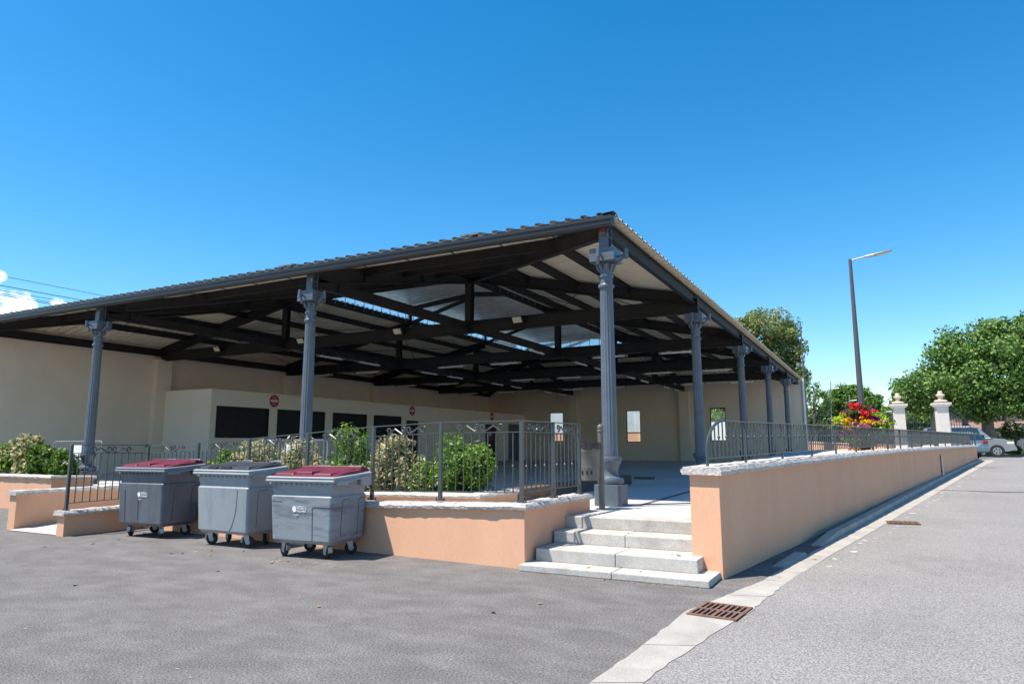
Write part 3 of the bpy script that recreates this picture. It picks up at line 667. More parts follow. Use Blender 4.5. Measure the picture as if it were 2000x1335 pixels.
# ------------------------------------------------------------------ kiosk block along the left side of the hall
XK = -20.65
kio = empty('kiosk_building', (XK, 7.58, 0), 0, 'low cream flat roofed block with black shutters inside the hall', 'kiosk')
def kiosk():
    ox, oy = XK, 7.58; top = 4.15
    SH = [(7.62, 10.82), (11.29, 14.53), (15.06, 17.83), (18.39, 20.98)]
    DR = [(21.45, 22.77, 3.23), (30.98, 32.8, 3.25), (34.51, 36.77, 3.37)]
    SH = [(a + (.0 if i else .25), b) for i, (a, b) in enumerate(SH)]
    holes = [(a - oy, b - oy, 2.06, 3.44) for a, b in SH] + [(a - oy, b - oy, FL - .01, c) for a, b, c in DR]
    mb = MB(); wall_grid(mb, [0, YB - .01 - oy], [FL - .01, top], holes, lambda u, v, d: (-d, u, v), .22)
    mb.box(XL + .005 - ox, -.22, 0.0, .2, FL, top); mb.box(XL + .005 - ox, -.22, .2, YB - .01 - oy, top - .16, top - .005)
    mb.build('kiosk_wall', 'kiosk', kio)
    for a, b in SH:
        s = MB(); n = 17
        for i in range(n):
            z0 = 2.06 + (3.44 - 2.06) * i / n; z1 = z0 + (1.38 / n) * .86
            s.hexa([(-.12, a - oy, z0), (-.09, a - oy, z0), (-.09, b - oy, z0), (-.12, b - oy, z0), (-.12, a - oy, z1), (-.105, a - oy, z1), (-.105, b - oy, z1), (-.12, b - oy, z1)])
        s.box(-.14, -.121, a - oy, b - oy, 2.06, 3.44)
        so = s.build('roller_shutter', 'shutter', kio)
        s = MB(); s.box(-.085, -.03, a - oy + .003, a - oy + .05, 2.062, 3.437); s.box(-.085, -.03, b - oy - .05, b - oy - .003, 2.062, 3.437); s.box(-.085, -.03, a - oy + .05, b - oy - .05, 3.36, 3.437); s.build('shutter_guide', 'steel', so)
        c = MB(); c.box(-.2, .06, a - oy, b - oy, 2.0, 2.055); c.build('counter', 'kiosk', kio)
    for i, (a, b, c) in enumerate(DR):
        s = MB(); s.box(-.16, -.11, a - oy + .005, b - oy - .005, FL, c - .005); d = s.build('door', 'door' if i < 2 else 'bluedoor', kio)
        h = MB(); h.bar((-.10, b - oy - .15, 1.7), (-.10, b - oy - .3, 1.7), .03, .03); h.build('handle', 'galv', d)
        if i < 2:
            n = MB(); yc = (a + b) / 2 - oy; n.box(-.109, -.10, yc - .22, yc + .22, 2.05, 2.75, 0); n.box(-.0995, -.097, yc - .16, yc + .16, 2.42, 2.62, 1); n.build('notice', ['signred', 'white'], d)
    for y in (23.0,): 
        j = MB(); j.box(.001, .004, y - oy - .012, y - oy + .012, FL, top - .01); j.build('wall_joint', 'wallbeige', kio)
    l = MB(); l.ball((.03, 25.0 - oy, 1.95), .07); l.build('tap', 'black', kio)
kiosk()
for y, z, lab in ((11.05, 3.81, 'round red entry sign on the kiosk between the first two shutters'), (22.0, 3.82, 'round red entry sign above the first kiosk door'), (31.9, 3.83, 'round red entry sign above the far kiosk door')):
    s = empty('round_sign', (XK + .004, y, z), 0, lab, 'sign', 'red signs on the kiosk')
    R = .29
    mb = MB(); mb.prism([(R * 1.04 * math.cos(2 * math.pi * k / 40), R * 1.04 * math.sin(2 * math.pi * k / 40)) for k in range(40)], 'x', 0, .012); mb.build('sign_border', 'white', s)
    mb = MB(); mb.prism([(R * math.cos(2 * math.pi * k / 40), R * math.sin(2 * math.pi * k / 40)) for k in range(40)], 'x', .013, .018); mb.build('sign_disc', 'signred', s)
    mb = MB(); mb.box(.019, .024, -.23, .23, -.045, .045); mb.build('sign_bar', 'white', s)
    base = Matrix(((0, 0, 1, .019), (1, 0, 0, 0), (0, 1, 0, 0), (0, 0, 0, 1)))
    for body, size, dz in (('HALLE', .085, .175), ('INTERDIT', .075, .095), ('SAUF', .075, -.105), ('SERVICE', .07, -.175)):
        text_mesh(body, size, 'sign_text', 'pink', s, Matrix.Translation((0, 0, dz)) @ base)

# ------------------------------------------------------------------ lamps under the roof
tubes = []
def tube_light(x, y, z, along, label):
    global tube0
    t = empty('tube_light', (x, y, z), 0 if along == 'x' else math.pi / 2, label, 'tube light', 'tube lights under the trusses')
    if not tubes:
        mb = MB(); mb.tube([(-.68, 0, 0), (.68, 0, 0)], .045, 10); tubes.append(mb.build('diffuser', 'tube', t, smooth=True))
        mb = MB(); mb.tube([(-.78, 0, 0), (-.681, 0, 0)], .052, 10); tubes.append(mb.build('end_cap', 'tubeend', t))
        mb = MB(); mb.tube([(.681, 0, 0), (.78, 0, 0)], .052, 10); tubes.append(mb.build('end_cap', 'tubeend', t))
        
        for hx in (-.5, .47): mb = MB(); mb.box(hx, hx + .03, -.02, .02, .04, .14); tubes.append(mb.build('hanger', 'galv', t))
    else:
        for o in tubes: c = o.copy(); COL.objects.link(c); c.parent = t
ordn = ['first', 'second', 'third', 'fourth', 'fifth', 'sixth']
for j in (2, 3, 4):
    for i, x in enumerate((-2.4, -5.3, -10.3, -13.2, -18.3, -21.4)):
        tube_light(x, DY * j, 5.40, 'x', f'white tube light under the {ordn[j - 1]} roof truss back, {ordn[i]} tube from the right')
for x, nm in ((X1, 'right'), (X2, 'left')):
    for j in range(1, 5):
        for i, dd in enumerate((2.6, 5.2)):
            tube_light(x, DY * j + dd, 5.50, 'y', f'white tube light under the {nm} tie beam, bay {ordn[j]} from the front, {"near" if i == 0 else "far"} one')
fl0 = None
for i, x in enumerate((-5.66, -10.5, -15.19, -19.97)):
    lab = ['rightmost', 'second from right', 'third from right', 'leftmost'][i] + ' small floodlight on the front truss beam'
    if fl0 is None:
        t = empty('floodlight', (x, DY - .17, 5.80), 0, lab, 'floodlight', 'floodlights on the front truss')
        mb = MB(); mb.hexa([(-.2, -.05, -.16), (.2, -.05, -.16), (.2, .03, -.19), (-.2, .03, -.19), (-.2, -.2, .06), (.2, -.2, .06), (.2, -.11, .09), (-.2, -.11, .09)]); mb.build('housing', 'black', t, bevel=.008)
        mb = MB(); mb.quad((-.16, -.077, -.125), (.16, -.077, -.125), (.16, -.187, .04), (-.16, -.187, .04)); a = mb.build('lamp_glass', 'lens', t, fix=False); a.location = (0, -.012, -.008)
        mb = MB(); mb.bar((0, -.06, 0), (0, .1, .0), .05, .05); mb.build('arm', 'black', t); fl0 = t
    else:
        t = copy_tree(fl0); t.location = (x, DY - .17, 5.80); t['label'] = lab
al = empty('alarm_beacon', (-.02, -.13, 5.86), 0, 'small red alarm beacon on the front right corner post', 'beacon')
mb = MB(); mb.lathe([(.05, -.04), (.055, .0), (.05, .05), (.02, .07)], 12); mb.build('red_dome', 'redlamp', al, smooth=True)
mb = MB(); mb.box(-.07, .07, .0, .02, -.12, -.04); mb.box(-.1, .12, -.04, .02, .07, .2, 0); mb.build('housing', 'taupe', al, bevel=.01)

# ------------------------------------------------------------------ railings
def scroll_path(w, h):
    """half of the scroll motif in (s,t): from the outer curl down to the middle and up into the inner curl"""
    pts = []
    c = (-w + .055, h * .45)
    for k in range(15): a = math.radians(-60 - 400 * (1 - k / 14)); r = .018 + .040 * k / 14; pts.append((c[0] + r * math.cos(-a + math.pi), c[1] + r * math.sin(-a + math.pi) * 1.1))
    pts = [(-w + .055 + (.02 + .042 * k / 14) * math.cos(math.radians(-120 - 330 * k / 14)), h * .5 + (.02 + .042 * k / 14) * math.sin(math.radians(-120 - 330 * k / 14))) for k in range(15)]
    end = pts[-1]
    pts += [(-w * .55, h * .62), (-w * .30, h * .24), (-w * .17, h * .06)]
    ci = (-.062, h * .52)
    pts += [(ci[0] + (.056 - .038 * k / 14) * math.cos(math.radians(-110 + 350 * k / 14)), ci[1] + (.062 - .040 * k / 14) * math.sin(math.radians(-110 + 350 * k / 14))) for k in range(15)]
    return pts
def infill(mb, p0, p1, zt0, zt1, zb0, zb1, band=.165, sp=.145, scroll=True, ballfrac=.42, side=1, tall=None):
    p0 = V(p0); p1 = V(p1); L = (p1 - p0).length
    P = lambda s, z: V((*(p0 + (p1 - p0) * s), z))
    ZT = lambda s: (tall(s) if tall else zt0 + (zt1 - zt0) * s); ZB = lambda s: zb0 + (zb1 - zb0) * s
    if band: mb.bar(P(0, zt0 - band), P(1, zt1 - band), .03, .012)
    mb.bar(P(0, zb0), P(1, zb1), .03, .012)
    n = max(2, round(L / sp))
    for i in range(1, n):
        s = i / n; mb.tube([P(s, ZB(s)), P(s, ZT(s) - (band or .0))], .011, 5, caps=False)
        if i % 2: mb.ball(tuple(P(s, ZB(s) + (ZT(.5) - (band or 0) - ZB(.5)) * ballfrac)), .022, 6)
    if scroll and L > .8:
        w = min(.43, L * .36)
        for sg in (-1, 1):
            pts = [(L / 2 + sg * (q[0] if True else 0), q[1]) for q in scroll_path(w, band)]
            mb.tube([P(q[0] / L, ZT(q[0] / L) - band + q[1]) for q in pts], .014, 5)
def railing_front():
    t = empty('ramp_railing', (-9.58, -4.4, .47), 0, 'dark green iron railing with scrollwork on the low wall round the ramp and shrubs', 'railing')
    org = V((-9.58, -4.4)); 
    stops = [(-9.58, -4.32, 1.735, .47), (-9.58, -2.70, 1.725, .49), (-7.85, -2.79, 1.77, .58), (-6.24, -2.91, 1.84, .66), (-4.62, -3.03, 1.93, .745), (-3.04, -3.14, 2.02, .82), (-1.62, -3.24, 2.065, .865), (-0.17, -3.30, 2.065, .89), (-0.14, -2.26, 2.065, .89), (-0.10, -1.28, 2.065, .89)]
    hr = MB()
    for i, (x, y, z, f) in enumerate(stops):
        m = MB(); m.bar((x - org.x, y - org.y, f - .47), (x - org.x, y - org.y, z - .47), .052, .052); m.box(x - org.x - .07, x - org.x + .07, y - org.y - .05, y - org.y + .05, f - .47, f - .462)
        for a, b in ((-.05, -.03), (.05, .03), (-.05, .03), (.05, -.03)): m.tube([(x - org.x + a, y - org.y + b, f - .465), (x - org.x + a, y - org.y + b, f - .43)], .011, 6)
        m.build('post', 'rail', t)
        if i:
            x0, y0, z0, f0 = stops[i - 1]; m = MB()
            infill(m, (x0 - org.x, y0 - org.y), (x - org.x, y - org.y), z0 - .47, z - .47, f0 + .14 - .47, f + .14 - .47)
            m.build('scroll_panel', 'rail', t)
            hr.bar((x0 - org.x, y0 - org.y, z0 - .47), (x - org.x, y - org.y, z - .47), .045, .014)
    hr.build('handrail', 'rail', t)
railing_front()
def railing_street():
    ys = [-2.80] + [-1.45 + 1.62 * i for i in range(17)] ; ys[-1] = 25.3
    t = empty('street_railing', (wx(-2.8) - .2, -2.8, 1.42), 0, 'low grey iron railing with round bead balusters on the long street wall', 'railing')
    org = V((wx(-2.8) - .2, -2.8)); zt = lambda y: np.interp(y, [-3, -1.4, 3.4, 23.8, 30], [2.03, 2.05, 2.10, 2.20, 2.2]) - 1.42; zc = lambda y: np.interp(y, [-2.92, .6, 8.1, 14.5, 20.9, 25.6], [1.42, 1.485, 1.585, 1.64, 1.67, 1.685]) - 1.42
    hr = MB(); L = lambda y: (wx(y) - .2 - org.x, y - org.y)
    # swept end: rises from the coping and curves over
    y0, y1 = ys[0], ys[1]
    path = []
    for k in range(13):
        a = math.pi / 2 * k / 12; y = y0 + (.62) * (1 - math.cos(a)); path.append((*L(y), zc(y0) + .18 + (zt(y1) - zc(y0) - .18) * math.sin(a)))
    hr.tube([(*L(y0), zc(y0))] + path, .021, 8)
    hr.bar(path[-1], (*L(y1), zt(y1)), .045, .014)
    m = MB(); infill(m, L(y0), L(y1), 0, 0, zc(y0) + .10, zc(y1) + .10, 0, .14, False, .55, tall=lambda s: (zc(y0) + .18 + (zt(y1) - zc(y0) - .18) * math.sqrt(max(0, 1 - (1 - min(1, s * (y1 - y0) / .62)) ** 2)))); m.build('bar_panel', 'rail', t)
    for i in range(1, len(ys)):
        y = ys[i]; x = L(y)
        m = MB(); m.bar((*x, zc(y)), (*x, zt(y)), .035, .035); m.build('post', 'rail', t)
        if i + 1 < len(ys):
            yn = ys[i + 1]; m = MB(); infill(m, x, L(yn), zt(y), zt(yn), zc(y) + .10, zc(yn) + .10, 0, .14, False, .55); m.build('bar_panel', 'rail', t)
            hr.bar((*x, zt(y)), (*L(yn), zt(yn)), .045, .014)
    hr.build('handrail', 'rail', t, smooth=True)
railing_street()

# ------------------------------------------------------------------ wheelie bins
def wheel_caster(t, x, y, rz, brake):
    c = Matrix.Translation((x, y, 0)) @ Matrix.Rotation(rz, 4, 'Z')
    w = MB(); w.lathe([(.06, -.024), (.088, -.024), (.098, -.015), (.098, .015), (.088, .024), (.06, .024)], 20)
    o = w.build('wheel', 'rubber', t, smooth=True); o.matrix_local = c @ Matrix.Translation((0, .035, .098)) @ Matrix.Rotation(math.pi / 2, 4, 'X').inverted() @ Matrix.Rotation(0, 4, 'Z') if False else c @ Matrix.Translation((.0, .035, .098)) @ Matrix.Rotation(math.pi / 2, 4, 'Y')
    h = MB(); h.lathe([(.02, -.03), (.042, -.028), (.042, .028), (.02, .03)], 14); hub = h.build('hub', 'galv', o, smooth=True)
    f = MB()
    for s in (-.034, .034):
        f.hexa([(s - .004, .0, .09), (s + .004, .0, .09), (s + .004, .06, .09), (s - .004, .06, .09), (s - .004, -.05, .215), (s + .004, -.05, .215), (s + .004, .06, .215), (s - .004, .06, .215)])
    f.box(-.05, .05, -.055, .065, .212, .224)
    if brake: f.hexa([(-.03, -.09, .10), (.03, -.09, .10), (.03, -.06, .09), (-.03, -.06, .09), (-.03, -.075, .18), (.03, -.075, .18), (.03, -.05, .19), (-.03, -.05, .19)])
    fo = f.build('caster_fork', 'galv', t); fo.matrix_local = c
def wheelie_bin(loc, rz, w, d, zr_, body, rim, lid, label, style, logo, seams):
    t = empty('wheelie_bin', loc, rz, label, 'wheelie bin', 'wheelie bins along the low wall')
    hw, hd = w / 2, d / 2; zb = .225; b = MB()
    # body with a bulged front panel: rounded loft
    secs = [(hw - .05, hd - .05, zb), (hw - .005, hd - .01, zb + .05), (hw + .02, hd + .03, zr_ - .28), (hw + .005, hd + .0, zr_ - .25), (hw + .03, hd + .035, zr_ - .04)]
    rings = []
    for (a, c, z) in secs:
        ring = []
        for cx, cy, a0 in ((1, -1, -90), (1, 1, 0), (-1, 1, 90), (-1, -1, 180)):
            for k in range(5):
                ang = math.radians(a0 + 90 * k / 4); r = .05; ring.append((cx * (a - r) + r * math.cos(ang), cy * (c - r) + r * math.sin(ang), z))
        rings.append(ring)
    n = len(rings[0])
    for i in range(len(rings) - 1):
        for k in range(n): b.quad(rings[i][k], rings[i][(k + 1) % n], rings[i + 1][(k + 1) % n], rings[i + 1][k])
    b.poly(rings[0][::-1]); b.poly(rings[-1])
    bo = b.build('bin_body', body, t)
    bm = bmesh.new(); bm.from_mesh(bo.data); bmesh.ops.remove_doubles(bm, verts=bm.verts, dist=1e-4); bm.to_mesh(bo.data); bm.free()
    bo.data.polygons.foreach_set('use_smooth', [True] * len(bo.data.polygons)); bo.data.set_sharp_from_angle(angle=math.radians(28))
    # underside skirts holding the casters
    k = MB()
    for sx in (-1, 1):
        k.frustum(.14, hd - .07, .16, hd - .05, zb - .01, zb + .07, c=(sx * (hw - .2), 0))
    k.build('caster_mounts', body, t)
    # rim: heavy profiled bar round the top, with ribs under the front
    r = MB(); e = .075; prof = [(0.0, zr_ - .05), (e, zr_ - .06), (e + .012, zr_ - .035), (e, zr_ - .012), (e + .012, zr_ + .012), (e - .02, zr_ + .03), (0, zr_ + .03)]
    loops = []
    for (o, z) in prof: loops.append([(-hw - o, -hd - o, z), (hw + o, -hd - o, z), (hw + o, hd + o * .6, z + .06), (-hw - o, hd + o * .6, z + .06)])
    for i in range(len(loops) - 1):
        for q in range(4): r.quad(loops[i][q], loops[i][(q + 1) % 4], loops[i + 1][(q + 1) % 4], loops[i + 1][q])
    ro = r.build('rim', rim, t)
    g = MB(); m = 11
    for i in range(m):
        x = -hw + .08 + (w - .16) * i / (m - 1); g.prism([(-hd - .075, zr_ - .055), (-hd - .01, zr_ - .055), (-hd - .01, zr_ - .13)], 'x', x - .008, x + .008)
    g.build('rim_ribs', body, ro)
    # side lifting arms
    for sx in (-1, 1):
        a = MB(); x = sx * (hw + .10)
        a.box(min(x, x - sx * .05), max(x, x - sx * .05), -hd + .02, -hd + .26, zr_ - .10, zr_ - .03); a.box(min(x, x - sx * .05), max(x, x - sx * .05), hd - .24, hd + .03, zr_ - .13, zr_ + .02)
        a.tube([(x - sx * .02, -hd + .24, zr_ - .05), (x - sx * .02, hd - .2, zr_ + .0)], .022, 8)
        a.build('side_handle', rim if style == 'maroon' else body, t, bevel=.008)
    # lid
    L = MB(); y0, y1 = -hd - .05, hd + .07; z0, z1 = zr_ + .035, zr_ + .10
    def zz(y, x=0): 
        u = (y - y0) / (y1 - y0); return z0 + (z1 - z0) * u + .055 * math.sin(math.pi * min(1, max(0, u * .9 + .05)))
    ny, nx = 10, 12
    for i in range(ny):
        for j in range(nx):
            ya, yb = y0 + (y1 - y0) * i / ny, y0 + (y1 - y0) * (i + 1) / ny; xa, xb = -hw - .05 + (w + .10) * j / nx, -hw - .05 + (w + .10) * (j + 1) / nx
            edge = lambda x: -.02 * max(0, abs(x) / (hw + .05) - .8) * 5
            L.quad((xa, ya, zz(ya) + edge(xa)), (xb, ya, zz(ya) + edge(xb)), (xb, yb, zz(yb) + edge(xb)), (xa, yb, zz(yb) + edge(xa)))
    # skirt of the lid
    for j in range(nx):
        xa, xb = -hw - .05 + (w + .10) * j / nx, -hw - .05 + (w + .10) * (j + 1) / nx; edge = lambda x: -.02 * max(0, abs(x) / (hw + .05) - .8) * 5
        L.quad((xa, y0, zr_ + .03), (xb, y0, zr_ + .03), (xb, y0, zz(y0) + edge(xb)), (xa, y0, zz(y0) + edge(xa))); L.quad((xb, y1, zr_ + .08), (xa, y1, zr_ + .08), (xa, y1, zz(y1) + edge(xa)), (xb, y1, zz(y1) + edge(xb)))
    for sx in (-1, 1):
        for i in range(ny):
            ya, yb = y0 + (y1 - y0) * i / ny, y0 + (y1 - y0) * (i + 1) / ny; x = sx * (hw + .05)
            L.quad((x, ya, zr_ + .025 + .05 * i / ny), (x, yb, zr_ + .025 + .05 * (i + 1) / ny), (x, yb, zz(yb) - .02), (x, ya, zz(ya) - .02))
    lo = L.build('lid', lid, t)
    P = MB()
    def pad(xa, xb, ya, yb, h):
        P.hexa([(xa, ya, zz(ya) - .01), (xb, ya, zz(ya) - .01), (xb, yb, zz(yb) - .01), (xa, yb, zz(yb) - .01), (xa + .02, ya + .02, zz(ya) + h), (xb - .02, ya + .02, zz(ya) + h), (xb - .02, yb - .01, zz(yb) + h * .6), (xa + .02, yb - .01, zz(yb) + h * .6)])
    if style == 'maroon':
        pad(-hw + .03, -.17, y0 + .03, y1 - .28, .028); pad(.20, hw - .03, y0 + .03, y1 - .28, .028); pad(-.15, .17, y0 + .05, y1 - .02, .05); pad(-hw - .03, hw + .03, y1 - .24, y1 - .02, .05)
    else:
        pad(-hw + .0, hw - .0, y0 + .02, y1 - .25, .03); pad(-hw + .06, hw - .06, y1 - .25, y1 - .04, .03)
    P.build('lid_panels', lid, lo, bevel=.012)
    if style != 'maroon':
        q = MB()
        for xa, xb in ((-.36, -.14), (-.04, .20)):
            q.hexa([(xa, y0 - .004, zz(y0) - .0), (xb, y0 - .004, zz(y0) - .0), (xb + .03, y0 + .09, zz(y0 + .09) + .031), (xa - .03, y0 + .09, zz(y0 + .09) + .031), (xa, y0 + .0, zz(y0) + .02), (xb, y0 + .0, zz(y0) + .02), (xb + .03, y0 + .12, zz(y0 + .12) + .034), (xa - .03, y0 + .12, zz(y0 + .12) + .034)])
        q.build('lid_grips', 'black', lo)
    for xa, xb in ((-hw + .12, -hw + .36), (hw - .42, hw - .14)):
        hb = MB(); hb.tube([(xa, y1 - .0, zz(y1) + .02), (xa, y1 + .03, zz(y1) + .05), (xb, y1 + .03, zz(y1) + .05), (xb, y1 - .0, zz(y1) + .02)], .014, 8)
        hb.build('hinge_bar', 'galv', t, smooth=True)
    for sx in (-1, 1):
        for sy in (-1, 1): wheel_caster(t, sx * (hw - .17), sy * (hd - .16), rnd.choice((-1.15, -.75, .5, .95, 1.25)), sy < 0)
    # moulded seam lines on the front and right faces
    fy = lambda z: -(np.interp(z, [zb + .05, zr_ - .28], [hd - .01, hd + .03])) - .0025
    fx = lambda z: np.interp(z, [zb + .05, zr_ - .28], [hw - .005, hw + .02]) + .0025
    for seg in seams: sm = MB(); sm.tube([(x, fy(z), z) for x, z in seg], .004, 4); sm.build('seam', 'black', bo)
    for yy in (-hd * .45, hd * .55):
        sm = MB(); sm.tube([(fx(zb + .1), yy, zb + .1), (fx(zr_ - .36), yy, zr_ - .36), (fx(zr_ - .32), yy + .04, zr_ - .32), (fx(zr_ - .32), yy + .2, zr_ - .32)], .0035, 4)
        sm.build('seam', 'black', bo)
    if logo:
        x0, z = logo; tilt = math.atan2(.04, zr_ - .33 - zb)
        base = Matrix(((1, 0, 0, 0), (0, 0, -1, fy(z) - .0015), (0, 1, 0, z), (0, 0, 0, 1)))
        mk = MB(); mk.prism([(x0 + .036 * math.cos(q / 20 * 2 * math.pi) + (.008 if q > 10 else 0), z + .046 * math.sin(q / 20 * 2 * math.pi)) for q in range(20)], 'y', fy(z) - .0035, fy(z) - .0005); mk.build('emblem', 'white', bo)
        for body_, size, dx, dz in (('COMMUNAUTE', .020, .048, .040), ('MONTS', .052, .048, .010), ('PALANES', .044, .048, -.032), ('03 00 00', .022, .0, -.085), ('tri', .022, .03, -.112)):
            text_mesh(body_, size, 'lettering', 'white', bo, Matrix.Translation((x0 + dx, 0, dz)) @ base, 'LEFT')
    return t
sw1 = [[(-.40, .30), (-.41, .88)], [(-.05, .32), (-.04, .70)]]
wheelie_bin((-8.02, -3.46, 0), math.radians(4), 1.18, .82, 1.275, 'bin_dark', 'rim_dark', 'maroon', 'dark slate wheelie bin with a maroon lid, leftmost of the three', 'maroon', (-.03, .80), sw1)
sw2 = [[(.20, .27), (.27, .38), (.33, .52), (.37, .68), (.39, .85), (.395, .96)]]
wheelie_bin((-5.60, -3.62, 0), math.radians(-1), 1.26, .72, 1.27, 'bin_light', 'rim', 'lidgrey', 'pale grey wheelie bin with a charcoal lid, between the two maroon ones', 'charcoal', None, sw2)
sw3 = [[(.22, .26), (.225, .75), (.24, .78), (.56, .78)], [(-.56, .86), (-.36, .85)]]
wheelie_bin((-3.53, -3.84, 0), math.radians(5), 1.14, .85, 1.205, 'bin_worn', 'rim', 'maroon', 'scuffed pale grey wheelie bin with a maroon lid, nearest the steps', 'maroon', (-.12, .74), sw3)

# ------------------------------------------------------------------ litter bin on its post
lb = empty('litter_bin', (.12, -.81, FL), 0, 'taupe half round litter bin hung on a ball topped post by the corner column', 'litter bin')
mb = MB(); mb.lathe([(.052, 0), (.052, 1.0), (.052, 1.33), (.062, 1.335), (.062, 1.36), (.045, 1.37), (.05, 1.38), (.056, 1.41), (.05, 1.44), (.02, 1.465)], 16); mb.build('post', 'taupe', lb, smooth=True)
mb = MB(); mb.lathe([(.165, .50), (.172, .56), (.178, .70), (.180, .705), (.180, .72), (.186, .98), (.19, .985), (.19, 1.0), (.195, 1.13), (.185, 1.13), (.17, .6)], 28, c=(-.17, -.10, 0)); mb.build('bucket', 'taupe', lb, smooth=True)
mb = MB(); prof = [(-.38, .50), (-.38, 1.12), (-.345, 1.12), (-.345, .56), (-.30, .53), (.0, .55), (.0, .49), (-.32, .48)]
mb.prism(prof, 'y', -.035, .035); mb.build('hanger_frame', 'taupe', lb, bevel=.01)
mb = MB(); R = random.Random(4)
pr = []
for k in range(29):
    a = 2 * math.pi * k / 28; pr.append((math.cos(a), math.sin(a), R.uniform(-.02, .03), R.uniform(-.05, .0)))
pr[-1] = pr[0]
for (c0, s0, a0, b0), (c1, s1, a1, b1) in zip(pr[:-1], pr[1:]):
    mb.quad((-.17 + .201 * c0, -.10 + .201 * s0, 1.06 + b0), (-.17 + .201 * c1, -.10 + .201 * s1, 1.07 + b1), (-.17 + .204 * c1, -.10 + .204 * s1, 1.145 + a1 * .3), (-.17 + .204 * c0, -.10 + .204 * s0, 1.145 + a0 * .3))
    mb.quad((-.17 + .204 * c0, -.10 + .204 * s0, 1.145 + a0 * .3), (-.17 + .204 * c1, -.10 + .204 * s1, 1.145 + a1 * .3), (-.17 + .17 * c1, -.10 + .17 * s1, 1.09), (-.17 + .17 * c0, -.10 + .17 * s0, 1.09))
mb.build('bin_bag', 'binbag', lb)
mb = MB()
for a in (-115, -85, -60): mb.bar((-.17 + .176 * math.cos(math.radians(a)), -.10 + .176 * math.sin(math.radians(a)), .60), (-.17 + .178 * math.cos(math.radians(a)), -.10 + .178 * math.sin(math.radians(a)), .66), .02, .02)
mb.build('drain_slots', 'pit', lb)

# ------------------------------------------------------------------ barriers, sleepers, hose
def barrier(x0, x1, y, z, label, paper):
    t = empty('crowd_barrier', (x0, y, z), 0, label, 'barrier', 'grey crowd barriers in the hall'); L = x1 - x0; H = 1.26
    mb = MB(); r = .1
    pts = [(0, 0, 0), (0, 0, H - r)] + [(r - r * math.cos(a), 0, H - r + r * math.sin(a)) for a in (.4, .8, 1.2)] + [(r, 0, H), (L - r, 0, H)] + [(L - r + r * math.sin(a), 0, H - r + r * math.cos(a)) for a in (.4, .8, 1.2)] + [(L, 0, H - r), (L, 0, 0)]
    mb.tube(pts, .021, 8); mb.tube([(0, 0, .22), (L, 0, .22)], .016, 6); mb.build('frame', 'galv', t, smooth=True)
    mb = MB(); n = int(L / .13)
    for i in range(1, n): mb.tube([(L * i / n, 0, .22), (L * i / n, 0, H)], .009, 5, caps=False)
    mb.build('bars', 'galv', t)
    mb = MB()
    for x in (.2, L - .2): mb.bar((x, -.3, .02), (x, .3, .02), .05, .02)
    mb.build('feet', 'galv', t)
    if paper:
        mb = MB(); mb.box(L * paper, L * paper + .62, -.03, -.026, .68, 1.16); mb.build('paper_notice', 'white', t)
barrier(-19.98, -17.31, 1.0, FL, 'grey crowd barrier with a white notice behind the left column', .38)
barrier(-10.5, -7.98, 1.1, FL, 'grey crowd barrier with a white notice behind the shrubs', .42)
mb = MB(); mb.box(-.16, .16, -.72, 6.8, 0, .26); s = mb.build('timber_sleeper', 'timber', bevel=.02); s.location = (-1.98, 0, FL); tag(s, 'long weathered brown timber sleeper lying on the floor behind the railing', 'timber')
mb = MB(); mb.box(-.33, .33, -.08, .08, 0, .07); s = mb.build('timber_plank', 'timber', bevel=.01); s.location = (-2.45, 10.0, FL); tag(s, 'small brown plank lying on the hall floor', 'plank')
mb = MB(); mb.tube([(0, 0, .0), (.2, .05, .12), (.45, .1, .02), (.6, .0, -.1)], .025, 8); s = mb.build('hose', 'hose', smooth=True); s.location = (-12.2, -.6, .62); tag(s, 'bit of red hose lying beyond the ramp wall', 'hose')

# ------------------------------------------------------------------ foliage
def leaves_obj(name, pts, nrm, size, mats, weights, parent, aspect=.55, seed=0, jitter=.8):
    rs = np.random.RandomState(seed); n = len(pts)
    nn = nrm + rs.normal(0, jitter, (n, 3)); nn /= np.linalg.norm(nn, axis=1)[:, None] + 1e-9
    t = rs.normal(0, 1, (n, 3)); t -= nn * (t * nn).sum(1)[:, None]; t /= np.linalg.norm(t, axis=1)[:, None] + 1e-9
    b = np.cross(nn, t); s = size * rs.uniform(.65, 1.3, n)[:, None]
    fold = nn * s * .18
    v = np.stack([pts - t * s, pts + b * s * aspect - fold * 0, pts + t * s, pts - b * s * aspect], 1)
    v[:, 1] += fold; v[:, 3] += fold
    me = bpy.data.meshes.new(name); me.vertices.add(4 * n); me.vertices.foreach_set('co', v.reshape(-1).astype(np.float32))
    me.loops.add(4 * n); me.loops.foreach_set('vertex_index', np.arange(4 * n, dtype=np.int32)); me.polygons.add(n)
    me.polygons.foreach_set('loop_start', np.arange(0, 4 * n, 4, dtype=np.int32)); me.polygons.foreach_set('loop_total', np.full(n, 4, dtype=np.int32))
    for m in mats: me.materials.append(MT[m])
    if weights is not None and not isinstance(weights, np.ndarray): mi = rs.choice(len(mats), n, p=weights)
    else: mi = weights if weights is not None else np.zeros(n, int)
    me.polygons.foreach_set('material_index', mi.astype(np.int32)); me.update(); me.validate()
    o = bpy.data.objects.new(name, me); COL.objects.link(o); o.parent = parent
    return o
